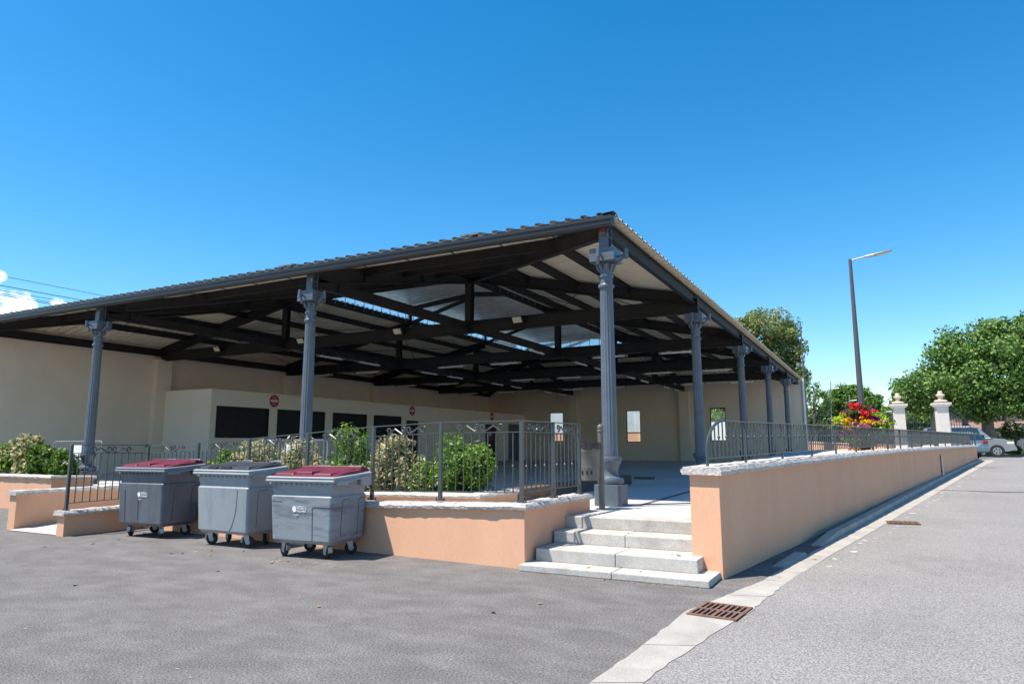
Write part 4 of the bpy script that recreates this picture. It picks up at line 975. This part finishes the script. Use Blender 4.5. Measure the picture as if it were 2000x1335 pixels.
def blob_points(blobs, n, seed, clump=26, sig=.22, shell=.35):
    rs = np.random.RandomState(seed); vol = np.array([b[3] * b[4] + b[4] * b[5] + b[3] * b[5] for b in blobs]); P = []; Nn = []
    for b, k in zip(blobs, (n * vol / vol.sum()).astype(int)):
        c = np.array(b[:3]); R = np.array(b[3:6])
        d = rs.normal(0, 1, (clump, 3)); d /= np.linalg.norm(d, axis=1)[:, None]; cc = d * rs.uniform(1 - shell, 1.0, clump)[:, None]
        cs = rs.uniform(.6, 1.4, clump) * sig
        idx = rs.randint(0, clump, k); q = rs.normal(0, 1, (k, 3)); q /= np.linalg.norm(q, axis=1)[:, None]
        q *= (rs.uniform(0, 1, k) ** .4)[:, None] * 1.5
        p = cc[idx] + q * cs[idx][:, None]
        P.append(c + p * R); o = q * .7 + d[idx] * .6; o[:, 2] += .25; Nn.append(o / (np.linalg.norm(o, axis=1)[:, None] + 1e-9))
    return np.concatenate(P), np.concatenate(Nn)
def tree(name, label, loc, trunk, blobs, n, size, mats, wts, bark='bark', seed=1, clump=40, sig=.24, limbs=8, cat='tree', group=None, shell=.35, aspect=.55, jitter=.8):
    t = empty(name, loc, 0, label, cat, group); R = random.Random(seed)
    if trunk:
        h, r0 = trunk; mb = MB(); x = y = 0; pts = []
        for k in range(6): pts.append((x, y, h * k / 5)); x += R.uniform(-.1, .1) * r0 * 4; y += R.uniform(-.1, .1) * r0 * 4
        mb.tube(pts, [r0 * (1.25 - .65 * k / 5) for k in range(6)], 10); top = V(pts[-1])
        for k in range(limbs):
            b = blobs[k % len(blobs)]; a = V((b[0] + R.uniform(-.6, .6) * b[3], b[1] + R.uniform(-.6, .6) * b[4], b[2] + R.uniform(-.3, .7) * b[5])); s = V(pts[R.choice((3, 4, 5))]); m = s.lerp(a, .5) + V((0, 0, .06 * (a - s).length))
            mb.tube([s, s.lerp(m, .5), m, a], [r0 * .45, r0 * .36, r0 * .24, r0 * .06], 7)
        mb.build('trunk', bark, t, smooth=True)
    P, Nn = blob_points(blobs, n, seed, clump, sig, shell)
    leaves_obj('crown', P, Nn, size, mats, wts, t, seed=seed, aspect=aspect, jitter=jitter)
    return t
def shrub(name, label, loc, blobs, n, size, mats, wts, seed, group='shrubs in the planters', aspect=.36):
    t = empty(name, loc, 0, label, 'shrub', group); R = random.Random(seed); mb = MB()
    for k in range(7):
        b = blobs[k % len(blobs)]; mb.tube([(R.uniform(-.1, .1) + b[0] * .3, R.uniform(-.1, .1), 0), (b[0] * .7, b[1] * .7, b[2] * .6), (b[0] + R.uniform(-.5, .5) * b[3], b[1] + R.uniform(-.4, .4) * b[4], b[2] + .6 * b[5])], [.018, .013, .006], 5)
    mb.build('stem', 'bark2', t)
    P, Nn = blob_points(blobs, n, seed, 30, .30, .4); ok = P[:, 2] > .02; P, Nn = P[ok], Nn[ok]
    leaves_obj('foliage', P, Nn, size, mats, wts, t, seed=seed, aspect=aspect)
    return t
G1 = (['lf_bright', 'lf_bright2'], [.68, .32]); G2 = (['lf_cream', 'lf_cream2', 'lf_green'], [.48, .22, .30]); G3 = (['lf_bright', 'lf_green', 'lf_cream'], [.5, .35, .15])
zs = .72
shrub('bright_shrub', 'small bright green shrub at the left end of the long planter', (-9.0, -1.05, zs), [(0, 0, .42, .42, .38, .42), (-.45, 0, .25, .3, .3, .25)], 2550, 0.055, *G1, 21)
shrub('variegated_shrub', 'cream variegated shrub behind the charcoal lidded bin', (-7.95, -1.1, zs), [(0, 0, .62, .42, .4, .55), (-.4, 0, .45, .32, .35, .40), (.35, .1, .4, .3, .3, .35)], 3910, 0.048, *G2, 22)
shrub('variegated_shrub', 'cream variegated shrub left of the second front column', (-6.75, -1.1, zs), [(0, 0, .55, .36, .38, .5), (.4, 0, .35, .3, .3, .33), (-.3, 0, .4, .3, .3, .35)], 3230, 0.048, *G2, 23)
shrub('bright_shrub', 'tall bright green shrub just right of the second front column', (-5.35, -1.1, zs), [(.05, 0, .75, .36, .38, .55), (-.4, 0, .3, .36, .34, .32), (.2, 0, .35, .4, .4, .35)], 4080, 0.055, *G1, 24)
shrub('variegated_shrub', 'large cream variegated shrub right of the worn maroon lidded bin', (-4.25, -1.12, zs), [(0, 0, .68, .38, .4, .52), (-.2, 0, .35, .4, .38, .36), (.5, 0, .42, .36, .36, .42), (.2, 0, .9, .2, .2, .25)], 5100, 0.048, *G2, 25)
shrub('bright_shrub', 'low green shrub between the variegated shrub and the round bright one', (-3.35, -1.15, zs), [(0, 0, .32, .38, .34, .33), (.3, 0, .3, .3, .3, .3)], 2550, 0.051, *G3, 26)
shrub('bright_shrub', 'round bright green shrub at the right end of the long planter', (-2.62, -1.05, zs), [(0, 0, .58, .50, .42, .50), (.36, .0, .55, .32, .32, .30), (-.2, 0, .28, .45, .4, .3)], 5610, 0.055, *G1, 27)
LS = 'shrubs in the left planter'
shrub('variegated_shrub', 'pale topped shrub at the left edge of the picture', (-18.9, -.9, .82), [(0, 0, .5, .6, .4, .45), (-.6, 0, .45, .4, .4, .4)], 3230, 0.066, *G3, 31, LS, .5)
shrub('variegated_shrub', 'pale spiky topped shrub in the middle of the left planter', (-17.75, -.9, .82), [(0, 0, .5, .45, .4, .5), (-.45, 0, .85, .22, .2, .35), (.25, 0, .9, .2, .2, .35)], 3960, .062, ['lf_cream', 'lf_green', 'lf_cream2'], [.45, .35, .2], 32, LS, .5)
shrub('green_shrub', 'leafy dark green shrub in the left planter', (-17.0, -.85, .82), [(0, 0, .48, .45, .42, .42), (.2, 0, .3, .4, .4, .3)], 3600, .062, ['lf_bright2', 'lf_green', 'lf_bright'], [.5, .3, .2], 33, LS, .5)
shrub('green_shrub', 'small round dark green shrub at the right end of the left planter', (-16.05, -.9, .82), [(0, 0, .36, .40, .36, .34), (.2, 0, .2, .3, .3, .2)], 3060, .062, ['lf_bright2', 'lf_green', 'lf_bright'], [.5, .3, .2], 34, LS, .5)
# trees
PM = (['lf_plane1', 'lf_plane2', 'lf_plane3'], [.3, .45, .25])
tree('plane_tree', 'big rounded plane tree at the right edge above the parked cars', (10.9, 41, .97), (4.4, .36), [(1.2, 0, 5.6, 3.8, 3.6, 2.7), (-2.0, -.5, 4.5, 2.9, 3.0, 2.2), (3.6, 0, 5.9, 3.6, 3.4, 2.8), (-.2, .5, 6.8, 2.6, 2.5, 1.8), (6.5, 0, 5.6, 3.2, 3, 2.4), (-3.3, 0, 4.3, 2.0, 2.2, 1.6), (1.8, 0, 7.7, 2.1, 2, 1.3), (4.4, .2, 8.0, 2.0, 2, 1.2), (.5, -.8, 3.5, 3.0, 2.2, 1.2), (4, -.6, 3.8, 3.0, 2.2, 1.3)], 64000, .125, *PM, seed=41, clump=44, sig=.20, limbs=14)
tree('plane_tree', 'slender second plane tree behind the silver car', (9.9, 45, .97), (4.0, .22), [(0, 0, 5.0, 2.6, 2.6, 1.7), (-1.5, .3, 4.3, 1.8, 1.8, 1.3)], 14000, .13, *PM, seed=42, clump=34, sig=.2)
tree('plane_tree', 'low plane tree behind the gateway pillars', (7.0, 62, .97), (2.6, .25), [(0, 0, 3.5, 1.8, 2.0, 1.45), (-1.5, 0, 3.1, 1.3, 1.8, 1.2), (1.6, 0, 3.5, 1.5, 2.0, 1.4), (-.4, 0, 1.8, 2.4, 2.0, 1.2)], 15000, .15, *PM, seed=43)
OM = (['lf_olive1', 'lf_olive2', 'lf_plane2'], [.36, .38, .26])
tree('broadleaf_tree', 'tall olive green tree with tan patches behind the far end of the hall', (-5.6, 62, .97), (8, .5), [(0, 0, 12.2, 3.4, 3.4, 2.4), (-2.4, 0, 11.4, 3.0, 3.0, 2.4), (1.7, 0, 10.2, 2.5, 2.6, 2.2), (2.7, 0, 7.6, 1.9, 2.2, 1.9), (-.5, 0, 8.4, 3.6, 3.2, 2.2)], 40000, .15, *OM, seed=44, clump=34, sig=.22)
tree('umbrella_pine', 'domed umbrella pine beyond the street lamp', (2.0, 78, .97), (4.8, .34), [(0, 0, 5.7, 3.1, 2.8, 1.9), (-1.9, 0, 5.0, 1.5, 2.0, 1.1), (1.9, 0, 5.0, 1.6, 2.0, 1.1), (0, 0, 6.7, 2.0, 2.2, 1.0)], 20000, .15, ['lf_pine', 'lf_pine2'], [.45, .55], 'bark2', seed=45, clump=90, sig=.15)
tree('sparse_tree', 'thin half bare tree between the hall and the pine', (-.7, 58, .97), (3.8, .13), [(0, 0, 5.6, 1.3, 1.0, 1.4), (.8, 0, 4.8, 1.0, 1.0, 1.0), (.2, 0, 3.2, 1.3, 1.0, 1.0)], 1500, .12, ['lf_olive1', 'lf_plane2', 'lf_plane3'], [.4, .4, .2], seed=46, clump=22, sig=.24, limbs=20)
tree('broadleaf_tree', 'dark green tree under the floodlight mast', (-.9, 66, .97), (2.0, .2), [(0, 0, 2.3, 1.5, 1.6, 1.8), (1.2, 0, 1.5, 1.3, 1.4, 1.2)], 9000, .15, ['lf_plane1', 'lf_pine', 'lf_olive1'], [.5, .3, .2], seed=47)
tree('hedge_bush', 'low wide bush under the umbrella pine', (2.6, 70, .97), (.8, .1), [(0, 0, .9, 1.6, 1.2, .9), (1.9, 0, .8, 1.3, 1.2, .8), (-1.6, 0, 1.1, 1.3, 1.2, 1.0)], 7000, .14, ['lf_plane1', 'lf_olive1', 'lf_plane2'], [.4, .3, .3], seed=49, cat='bush')
tree('broadleaf_tree', 'green tree seen through the right hall window', (-8.8, 60, .97), (2.5, .25), [(0, 0, 3.6, 2.0, 2, 2.2), (1.6, 0, 3.4, 1.8, 2, 2.1), (-2.4, 0, 3.0, 1.8, 2, 1.8)], 12000, .16, *PM, seed=48)
tree('broadleaf_tree', 'green tree above the fence seen through the middle hall window', (-16.2, 60, .97), (3.5, .25), [(0, 0, 4.6, 1.8, 2, 1.6)], 5000, .16, *PM, seed=50)
for x, h, lb_ in ((7.75, 10.6, 'dark slender cypress tip behind the gate pillars, the taller of two'), (8.65, 10.1, 'dark slender cypress tip behind the gate pillars, the shorter of two')):
    tree('cypress', lb_, (x, 127, .97), (5, .2), [(0, 0, h * .5, .75, .75, h * .42), (0, 0, h * .8, .42, .42, h * .2)], 1500, .22, ['lf_cyp'], [1.0], 'bark2', seed=int(h * 10), clump=60, sig=.3, limbs=2, group='cypresses on the skyline')
tree('small_tree', 'small rounded ornamental tree by the grey fence', (12.9, 46.5, .97), (.9, .07), [(0, 0, 1.75, .75, .6, .6), (.55, 0, 1.5, .4, .4, .35), (-.4, 0, 1.5, .4, .4, .35)], 1300, .10, ['lf_olive1', 'lf_plane2', 'lf_olive2'], [.4, .35, .25], 'bark2', seed=51, limbs=5)
shrub('round_shrub', 'pale green ball shaped shrub at the foot of the grey fence', (12.5, 45.0, .95), [(0, 0, .36, .48, .42, .38)], 1100, .09, ['lf_bright', 'lf_bright2'], [.6, .4], 52, 'shrubs by the grey fence', .45)

# ------------------------------------------------------------------ street lamp with hanging flowers
lamp = empty('street_lamp', (3.98, 17.7, 1.33), 0, 'tall grey street lamp carrying a big round flower basket', 'street lamp')
mb = MB(); mb.tube([(0, 0, .0), (0, 0, 2.2), (0, 0, 7.76)], [.125, .112, .062], 14); mb.build('pole', 'lampgrey', lamp, smooth=True)
mb = MB(); mb.box(-.15, .15, -.13, .13, -.02, .62); mb.build('pole_base', 'lampgrey', lamp, bevel=.01)
mb = MB(); mb.tube([(-.04, 0, 7.70), (.56, 0, 7.80)], .032, 8); mb.build('arm', 'galv', lamp)
mb = MB(); secs = [(.50, .045, .03, 7.80), (.62, .10, .045, 7.80), (.85, .15, .055, 7.825), (1.15, .15, .045, 7.87), (1.42, .11, .03, 7.91), (1.50, .05, .02, 7.92)]
rings = [[(x, w * math.cos(2 * math.pi * k / 12), z + h * math.sin(2 * math.pi * k / 12)) for k in range(12)] for x, w, h, z in secs]
for a, b in zip(rings[:-1], rings[1:]):
    for k in range(12): mb.quad(a[k], a[(k + 1) % 12], b[(k + 1) % 12], b[k])
mb.poly(rings[0]); mb.poly(rings[-1][::-1]); hd_ = mb.build('lamp_head', 'galv', lamp, smooth=True)
mb = MB(); mb.hexa([(.95, -.10, 7.775), (1.35, -.085, 7.845), (1.35, .085, 7.845), (.95, .10, 7.775), (.95, -.10, 7.80), (1.35, -.085, 7.87), (1.35, .085, 7.87), (.95, .10, 7.80)]); mb.build('lamp_glass', 'lens', hd_)
fb = empty('flower_basket', (3.90, 17.5, 2.52), 0, 'large round hanging basket of red, yellow, magenta and lime flowers on the lamp post', 'flower basket')
def flowers():
    rs = np.random.RandomState(5)
    P, Nn = blob_points([(0, 0, .02, .95, .62, .36), (0, 0, .36, .66, .5, .36), (-.62, 0, -.12, .40, .4, .38), (.66, 0, -.08, .40, .4, .34), (0, 0, -.5, .62, .4, .5), (-.1, 0, .60, .46, .35, .18)], 8500, 61, 40, .26, .45)
    z = P[:, 2]; r = rs.uniform(0, 1, len(P)); x = np.abs(P[:, 0]); k = np.floor((P[:, 0] * 3.1 + 9)) * 7 + np.floor(P[:, 2] * 4.1 + 20) * 13 + np.floor(P[:, 1] * 3 + 9) * 5; h = (np.sin(k * 12.9898) * 43758.5453) % 1
    mi = np.zeros(len(P), int)                     # 0 lime 1 yellow 2 red 3 magenta 4 green
    mi[(z > .25) & (h < .46)] = 2; mi[(z > .25) & (h >= .46) & (h < .66)] = 3; mi[(z > .25) & (h >= .66)] = 4; mi[(z > .25) & (z < .42) & (x > .45)] = 0
    mid = (z <= .25) & (z > -.3); mi[mid & (h < .50) & (x < .60)] = 1; mi[mid & (h > .84)] = 3; mi[mid & (h > .74) & (h < .84)] = 4
    lo = z <= -.3; mi[lo & (h < .40)] = 3; mi[lo & (h > .60)] = 4; mi[lo & (h > .5) & (h < .6)] = 1
    leaves_obj('flowers', P, Nn, .055, ['fl_lime', 'fl_yellow', 'fl_red', 'fl_mag', 'lf_green'], mi, fb, aspect=.7, seed=5)
    mb = MB(); mb.lathe([(.2, -.45), (.5, -.2), (.62, .05), (.6, .05), (.2, -.4)], 20); mb.build('basket', 'bark2', fb)
flowers()

# ------------------------------------------------------------------ masts and far lamps
ms = empty('floodlight_mast', (-.6, 49.5, .97), 0, 'tall thin mast with three round spotlights right of the hall', 'lamp mast')
mb = MB(); mb.tube([(0, 0, 0), (0, 0, 11)], [.12, .035], 8); mb.build('pole', 'lampgrey', ms, smooth=True)
for dx, z in ((.33, 9.3), (.02, 8.05), (-.36, 7.4)):
    mb = MB(); mb.tube([(0, 0, z), (dx * .5, -.05, z)], .03, 6); mb.lathe([(.06, -.16), (.16, -.1), (.19, .08), (.15, .12)], 12, c=(dx, -.12, z)); mb.build('spotlight', 'galv', ms, smooth=True)
for loc, h, lab in (((.45, 62.6, .97), 6.95, 'slim double height lamp post in front of the pine'), ((1.75, 72.7, .97), 6.3, 'far slim lamp post behind the flower basket')):
    t = empty('lamp_post', loc, 0, lab, 'lamp post', 'far lamp posts')
    mb = MB(); mb.tube([(0, 0, 0), (.3, 0, h)], [.08, .05], 6); mb.build('pole', 'galv', t)
    mb = MB(); mb.tube([(.27, 0, h - .7), (1.0, 0, h - .65)], [.04, .07], 6); mb.build('lamp_head', 'white', t)

# ------------------------------------------------------------------ gateway
def pillar(x, y, z0, h, lab):
    t = empty('gate_pillar', (x, y, z0), .12, lab, 'gate pillar', 'pillars of the gateway')
    mb = MB(); mb.box(-.25, .25, -.25, .25, 0, h); mb.frustum(.27, .27, .37, .37, h, h + .1); mb.box(-.38, .38, -.38, .38, h + .1, h + .2); mb.box(-.28, .28, -.28, .28, -.02, .25); mb.build('shaft', 'pillar', t, bevel=.012)
    mb = MB(); mb.lathe([(.10, h + .2), (.26, h + .24), (.29, h + .29), (.25, h + .33), (.11, h + .35), (.09, h + .46), (.18, h + .54), (.20, h + .58), (.16, h + .61), (.10, h + .63), (.11, h + .70), (.06, h + .77)], 16); mb.build('finial', 'finial', t, smooth=True)
pillar(5.5, 27.9, 1.2, 2.35, 'white stone gate pillar with urn finial, the left one')
pillar(7.27, 26.6, 1.2, 2.3, 'white stone gate pillar with urn finial, the right one')
def gate_leaf(p, q, z0, h0, h1, label, sag):
    t = empty('iron_gate', (p[0], p[1], z0), math.atan2(q[1] - p[1], q[0] - p[0]), label, 'gate', 'iron gates of the gateway'); L = math.hypot(q[0] - p[0], q[1] - p[1])
    top = lambda s: h0 + (h1 - h0) * s + sag * math.sin(math.pi * s); n = 9
    mb = MB(); mb.tube([(0, 0, 0), (0, 0, h0)], .03, 6); mb.tube([(L, 0, 0), (L, 0, h1)], .03, 6); mb.tube([(L * k / 10, 0, top(k / 10)) for k in range(11)], .025, 6); mb.bar((0, 0, .1), (L, 0, .1), .04, .04); mb.bar((0, 0, .9), (L, 0, .9), .04, .04); mb.build('frame', 'rail', t)
    mb = MB()
    for i in range(1, n): mb.tube([(L * i / n, 0, .1), (L * i / n, 0, top(i / n))], .014, 5)
    mb.build('bars', 'rail', t)
gate_leaf((5.78, 28.0), (6.55, 29.0), 1.3, 2.1, 1.55, 'open iron gate leaf hinged on the left pillar', -.12)
gate_leaf((7.0, 26.9), (6.9, 28.3), 1.3, 2.1, 1.55, 'open iron gate leaf hinged on the right pillar', -.12)
gate_leaf((7.53, 26.9), (8.6, 27.6), 1.1, 2.35, 1.2, 'quarter round iron side gate right of the right pillar', .28)
gate_leaf((4.35, 28.2), (5.22, 28.0), 1.3, 1.5, 2.1, 'quarter round iron side gate left of the left pillar', .2)
# low peach wall and boarded fence beyond the plaza, seen past the railing and through the windows
wall_thing('plaza_wall', 'low peach wall far beyond the street railing', [(-3, 46.2), (4.9, 33.5), (5.2, 28.4)], -.12, .12, [.9, .9, .9], [2.0, 1.66, 1.66], .08, .05, .6, 20)
wall_thing('yard_wall', 'peach wall behind the hall, seen at the bottom of two windows', [(-30, 46.5), (-9, 46.5)], -.12, .12, [.5, .5], [2.86, 2.86], .08, .05, .6, 23)
t = empty('panel_fence', (-30, 48.5, .5), 0, 'tall pale grey panel fence seen through the two left hall windows', 'fence')
mb = MB()
for i in range(20): mb.box(i * 1.0, i * 1.0 + .96, 0, .05, 0, 4.35)
mb.build('panels', 'galvpale', t)
for i in range(11):
    mb = MB(); mb.box(i * 2 - .06, i * 2 + .04, .06, .16, 0, 4.5); mb.build('post', 'galv', t)
t = empty('white_screen', (-8.6, 46.0, .5), 0, 'white panel screen filling the lower half of the right hall window', 'screen')
mb = MB(); mb.box(0, 4.2, 0, .06, 0, 3.1); mb.build('panel', 'white', t, bevel=.01)
for x in (-.08, 4.2): mb = MB(); mb.box(x, x + .08, 0, .08, 0, 3.2); mb.build('post', 'galv', t)

# ------------------------------------------------------------------ cars, house, fence at the end of the road
def loft(mb, secs, mi=0):
    for a, b in zip(secs[:-1], secs[1:]):
        n = len(a)
        for k in range(n): mb.quad(a[k], a[(k + 1) % n], b[(k + 1) % n], b[k], mi)
    mb.poly(secs[0][::-1], mi); mb.poly(secs[-1], mi)
def car(loc, rz, label, paint, L, W_, H, kind):
    t = empty('parked_car', loc, rz, label, 'car', 'cars parked at the end of the road'); hw = W_ / 2
    # side profile, x forward; lower body and cabin lofted across the width
    if kind == 'suv':
        low = [(-L / 2, .45), (-L / 2 + .02, 1.05), (-L / 2 + .3, 1.12), (L / 2 - 1.35, 1.14), (L / 2 - .5, 1.06), (L / 2 - .08, .9), (L / 2, .6), (L / 2 - .03, .42), (L / 2 - .4, .34), (-L / 2 + .3, .34)]
        cab = [(-L / 2 + .05, 1.08), (-L / 2 + .22, H - .06), (-L / 2 + .6, H), (L / 2 - 2.1, H - .01), (L / 2 - 1.75, H - .09), (L / 2 - 1.1, 1.10)]
    else:
        low = [(-L / 2, .5), (-L / 2 + .04, .95), (-L / 2 + .2, 1.0), (L / 2 - 1.2, .98), (L / 2 - .4, .86), (L / 2 - .02, .62), (L / 2, .4), (L / 2 - .4, .26), (-L / 2 + .3, .26), (-L / 2 + .02, .36)]
        cab = [(-L / 2 + .06, .94), (-L / 2 + .42, H - .1), (-L / 2 + .8, H), (L / 2 - 2.0, H - .02), (L / 2 - 1.7, H - .1), (L / 2 - 1.0, .95)]
    mb = MB(); loft(mb, [[(x, y * hw * (1 - .03 * (abs(y) > .9)), z if abs(y) < .95 else (z - .6) * .93 + .6) for x, z in low] for y in (-1, -.9, .9, 1)])
    for sy in (-1, 1):
        for x in (-L * .30, L * .30): pass
    bo = mb.build('body', paint, t, smooth=True)
    mb = MB(); loft(mb, [[(x, y * hw * (1 - .16 * max(0, (z - 1.0) / (H - 1.0))), z) for x, z in cab] for y in (-.98, .98)]); mb.build('cabin', paint, bo, bevel=.04)
    g = MB()
    for sy in (-1, 1):
        f = [(x * .96, z) for x, z in cab]; xs = [p[0] for p in cab]; zlo = cab[0][1] + .06; zhi = H - .11
        for (xa, xb) in ((xs[1] + .10, (xs[1] + xs[4]) / 2 - .06), ((xs[1] + xs[4]) / 2 + .02, xs[4] + .05)):
            yl = sy * (hw * .98 + .004); yh = sy * (hw * .98 * (1 - .16 * (zhi - 1) / (H - 1)) + .004); yl = sy * (hw * .98 * (1 - .16 * max(0, (zlo - 1) / (H - 1))) + .006)
            g.quad((xa, yl, zlo), (xb + .12, yl, zlo), (xb - .06, yh, zhi), (xa + .08, yh, zhi))
    a, b = V((cab[0][0], 0, cab[0][1])), V((cab[1][0], 0, cab[1][1])); nrm = V((-(b.z - a.z), 0, (b.x - a.x))).normalized()
    p0 = a.lerp(b, .12) + nrm * .02; p1 = a.lerp(b, .92) + nrm * .02
    g.quad((p0.x, -hw * .86, p0.z), (p0.x, hw * .86, p0.z), (p1.x, hw * .74, p1.z), (p1.x, -hw * .74, p1.z))
    a, b = V((cab[5][0], 0, cab[5][1])), V((cab[4][0], 0, cab[4][1])); nrm = V(((b.z - a.z), 0, -(b.x - a.x))).normalized()
    p0 = a.lerp(b, .08) + nrm * .02; p1 = a.lerp(b, .95) + nrm * .02
    g.quad((p0.x, -hw * .86, p0.z), (p0.x, hw * .86, p0.z), (p1.x, hw * .74, p1.z), (p1.x, -hw * .74, p1.z))
    g.build('windows', 'glassdark', bo, fix=False)
    R = .37 if kind == 'suv' else .30
    for sx in (-.31, .31):
        for sy in (-1, 1):
            w = MB(); w.lathe([(R * .6, -.1), (R * .95, -.1), (R, -.06), (R, .06), (R * .95, .1), (R * .6, .1)], 22); o = w.build('wheel', 'rubber', t, smooth=True); o.matrix_local = Matrix.Translation((L * sx, sy * (hw - .09), R)) @ Matrix.Rotation(math.pi / 2, 4, 'X')
            w = MB(); w.lathe([(R * .1, -.105), (R * .58, -.108), (R * .6, -.09), (R * .6, .09), (R * .58, .108), (R * .1, .105)], 18); h = w.build('rim', 'galv', o, smooth=True)
            w = MB()
            for k in range(5):
                a = 2 * math.pi * k / 5; w.prism([(R * .42 * math.cos(a + .25), R * .42 * math.sin(a + .25)), (R * .5 * math.cos(a + .6), R * .5 * math.sin(a + .6)), (R * .42 * math.cos(a + .95), R * .42 * math.sin(a + .95)), (R * .2 * math.cos(a + .6), R * .2 * math.sin(a + .6))], 'z', -.111, .111)
            w.build('rim_gaps', 'black', o)
    for sy in (-1, 1):
        m = MB(); zt = 1.0 if kind == 'suv' else .86
        m.box(-L / 2 - .015, -L / 2 + .22, sy * (hw - .18) - .16, sy * (hw - .18) + .17, zt - .08, zt + .10); m.build('tail_lamp', 'redlamp', bo, bevel=.03)
        m = MB(); m.box(L / 2 - .42, L / 2 - .05, sy * (hw - .2) - .18, sy * (hw - .2) + .18, .74, .92); m.build('headlight', 'lens', bo, bevel=.04)
    m = MB(); m.box(-L / 2 - .06, -L / 2 + .15, -hw + .04, hw - .04, .38, .62); m.build('rear_bumper', paint, bo, bevel=.04)
    m = MB(); m.box(-L / 2 - .064, -L / 2 - .06, -.26, .26, .44, .55) if kind == 'suv' else m.box(-L / 2 - .01, -L / 2 + .05, -.26, .26, .68, .80); m.build('number_plate', 'white', bo)
    m = MB(); m.box(L / 2 - .12, L / 2 + .05, -hw + .04, hw - .04, .38, .60); m.build('front_bumper', paint, bo, bevel=.04)
    for sy in (-1, 1):
        m = MB(); xm = cab[4][0] + .2; m.box(xm - .08, xm + .08, sy * (hw + .03) - .09, sy * (hw + .03) + .09, cab[5][1] + .05, cab[5][1] + .22); m.build('wing_mirror', 'black', bo, bevel=.03)
    return t
car((9.25, 37.6, .97), math.radians(-8), 'silver off road car parked side on at the end of the wall', 'silver', 4.7, 1.85, 1.85, 'suv')
car((7.75, 33.1, .97), math.radians(136), 'blue grey hatchback seen from behind at the end of the wall', 'bluecar', 3.8, 1.65, 1.43, 'hatch')
ho = empty('house', (13.8, 62.5, .97), 0, 'pinkish house with tiled roof glimpsed under the plane trees', 'house')
mb = MB(); wall_grid(mb, [-3, 5.5], [0, 4.2], [(-.1, .9, 0.0, 2.2), (2.0, 3.0, 1.0, 2.6), (-2.3, -1.5, 1.2, 2.4)], lambda u, v, d: (u, d, v), .3); mb.box(-3, -2.7, .3, 6, 0, 4.2); mb.box(5.2, 5.5, .3, 6, 0, 4.2); mb.box(-2.7, 5.2, 5.7, 6, 0, 4.2); mb.build('wall', 'house', ho)
mb = MB(); mb.prism([(-.5, 4.15), (6.5, 4.15), (3, 5.6)], 'x', -3.4, 5.9); mb.build('roof', 'tile', ho)
mb = MB(); mb.box(-.09, .89, .12, .18, .005, 2.19); mb.build('door', 'bark2', ho)
for a, b, c, d in ((2.0, 3.0, 1.0, 2.6), (-2.3, -1.5, 1.2, 2.4)):
    mb = MB(); mb.box(a + .01, b - .01, .14, .16, c + .01, d - .01); w = mb.build('window', 'glassdark', ho); mb = MB(); mb.box((a + b) / 2 - .03, (a + b) / 2 + .03, .10, .135, c + .01, d - .01); mb.box(a - .1, b + .1, -.06, -.002, c - .1, c - .01); mb.build('window_frame', 'white', w)
fn = empty('board_fence', (12.0, 48.5, .97), -.05, 'grey upright board fence along the right end of the road', 'fence')
mb = MB()
for i in range(40): mb.box(i * .16, i * .16 + .15, 0, .025, 0, 1.55)
mb.build('boards', 'greyfence', fn); mb = MB(); mb.bar((0, .05, .4), (6.4, .05, .4), .04, .07); mb.bar((0, .05, 1.2), (6.4, .05, 1.2), .04, .07); mb.build('rails', 'greyfence', fn)
mb = MB(); mb.box(9.5, 22, 44.2, 48.4, .9, 1.04); tag(mb.build('far_pavement', 'house'), kind='structure')

# ------------------------------------------------------------------ overhead railway wires, upper left
WI = [(15.95, 17.15, -.0225, 'topmost'), (15.12, 17.2, 0, 'second'), (14.72, 17.2, -.018, 'third'), (14.45, 17.2, -.02, 'fourth'), (14.30, 17.2, -.02, 'fifth'), (13.4, 17.2, -.03, 'sixth'), (13.05, 17.2, -.03, 'lowest')]
for z, y0, s, nm in WI:
    mb = MB(); mb.tube([(0, -40 + 4 * k, z + s * (k * 4 - 40 - y0) * .2 + .00012 * (k * 4 - 40) ** 2 * .2) for k in range(40)], .03 if nm in ('second', 'fifth') else .022, 5)
    o = mb.build('overhead_wire', 'wire'); o.location = (-60, 0, 0); tag(o, f'{nm} thin black overhead railway wire above the left roof', 'wire', 'railway wires above the roof')

# ------------------------------------------------------------------ fallen leaves on the asphalt
def fallen():
    R = random.Random(77); base = None
    spots = []
    for i in range(34): spots.append((R.uniform(-8.5, -2.2), R.uniform(-4.9, -3.3) if R.random() < .7 else R.uniform(-5.6, -4.2), .004))
    for i in range(44): x = R.uniform(.0, 2.5); spots.append((x, -3.655 - R.random() ** 2 * .09, .004))
    for i in range(7): spots.append((R.uniform(-5, 2.4), R.uniform(-9.5, -5), .004))
    spots += [(.9, -3.45, .094), (1.9, -2.95, .266), (1.1, -2.35, .436), (1.6, -3.4, .094), (2.0, -3.0, .266), (3.2, -2.6, .014), (3.5, -1.2, .07)]
    for (x, y, z) in spots:
        if base is None:
            mb = MB(); mb.poly([(-.05, 0, .004), (-.02, -.022, .0), (.025, -.02, .006), (.05, 0, .012), (.02, .022, .004), (-.02, .02, .010)]); mb.poly([(.05, 0, .012), (.075, .004, .008), (.05, .004, .011)])
            o = mb.build('fallen_leaf', 'dryleaf', fix=False); tag(o, 'small curled dry brown leaf lying on the ground', 'leaf', 'dry leaves on the ground'); base = o
        else: o = base.copy(); COL.objects.link(o)
        o.location = (x, y, z); o.rotation_euler = (R.uniform(-.3, .3), R.uniform(-.3, .3), R.uniform(0, 6.3)); s = R.uniform(.2, .5) if (y < -3.64 and y > -3.76 and x > -.1) else R.uniform(.45, 1.1); o.scale = (s, s, s)
fallen()
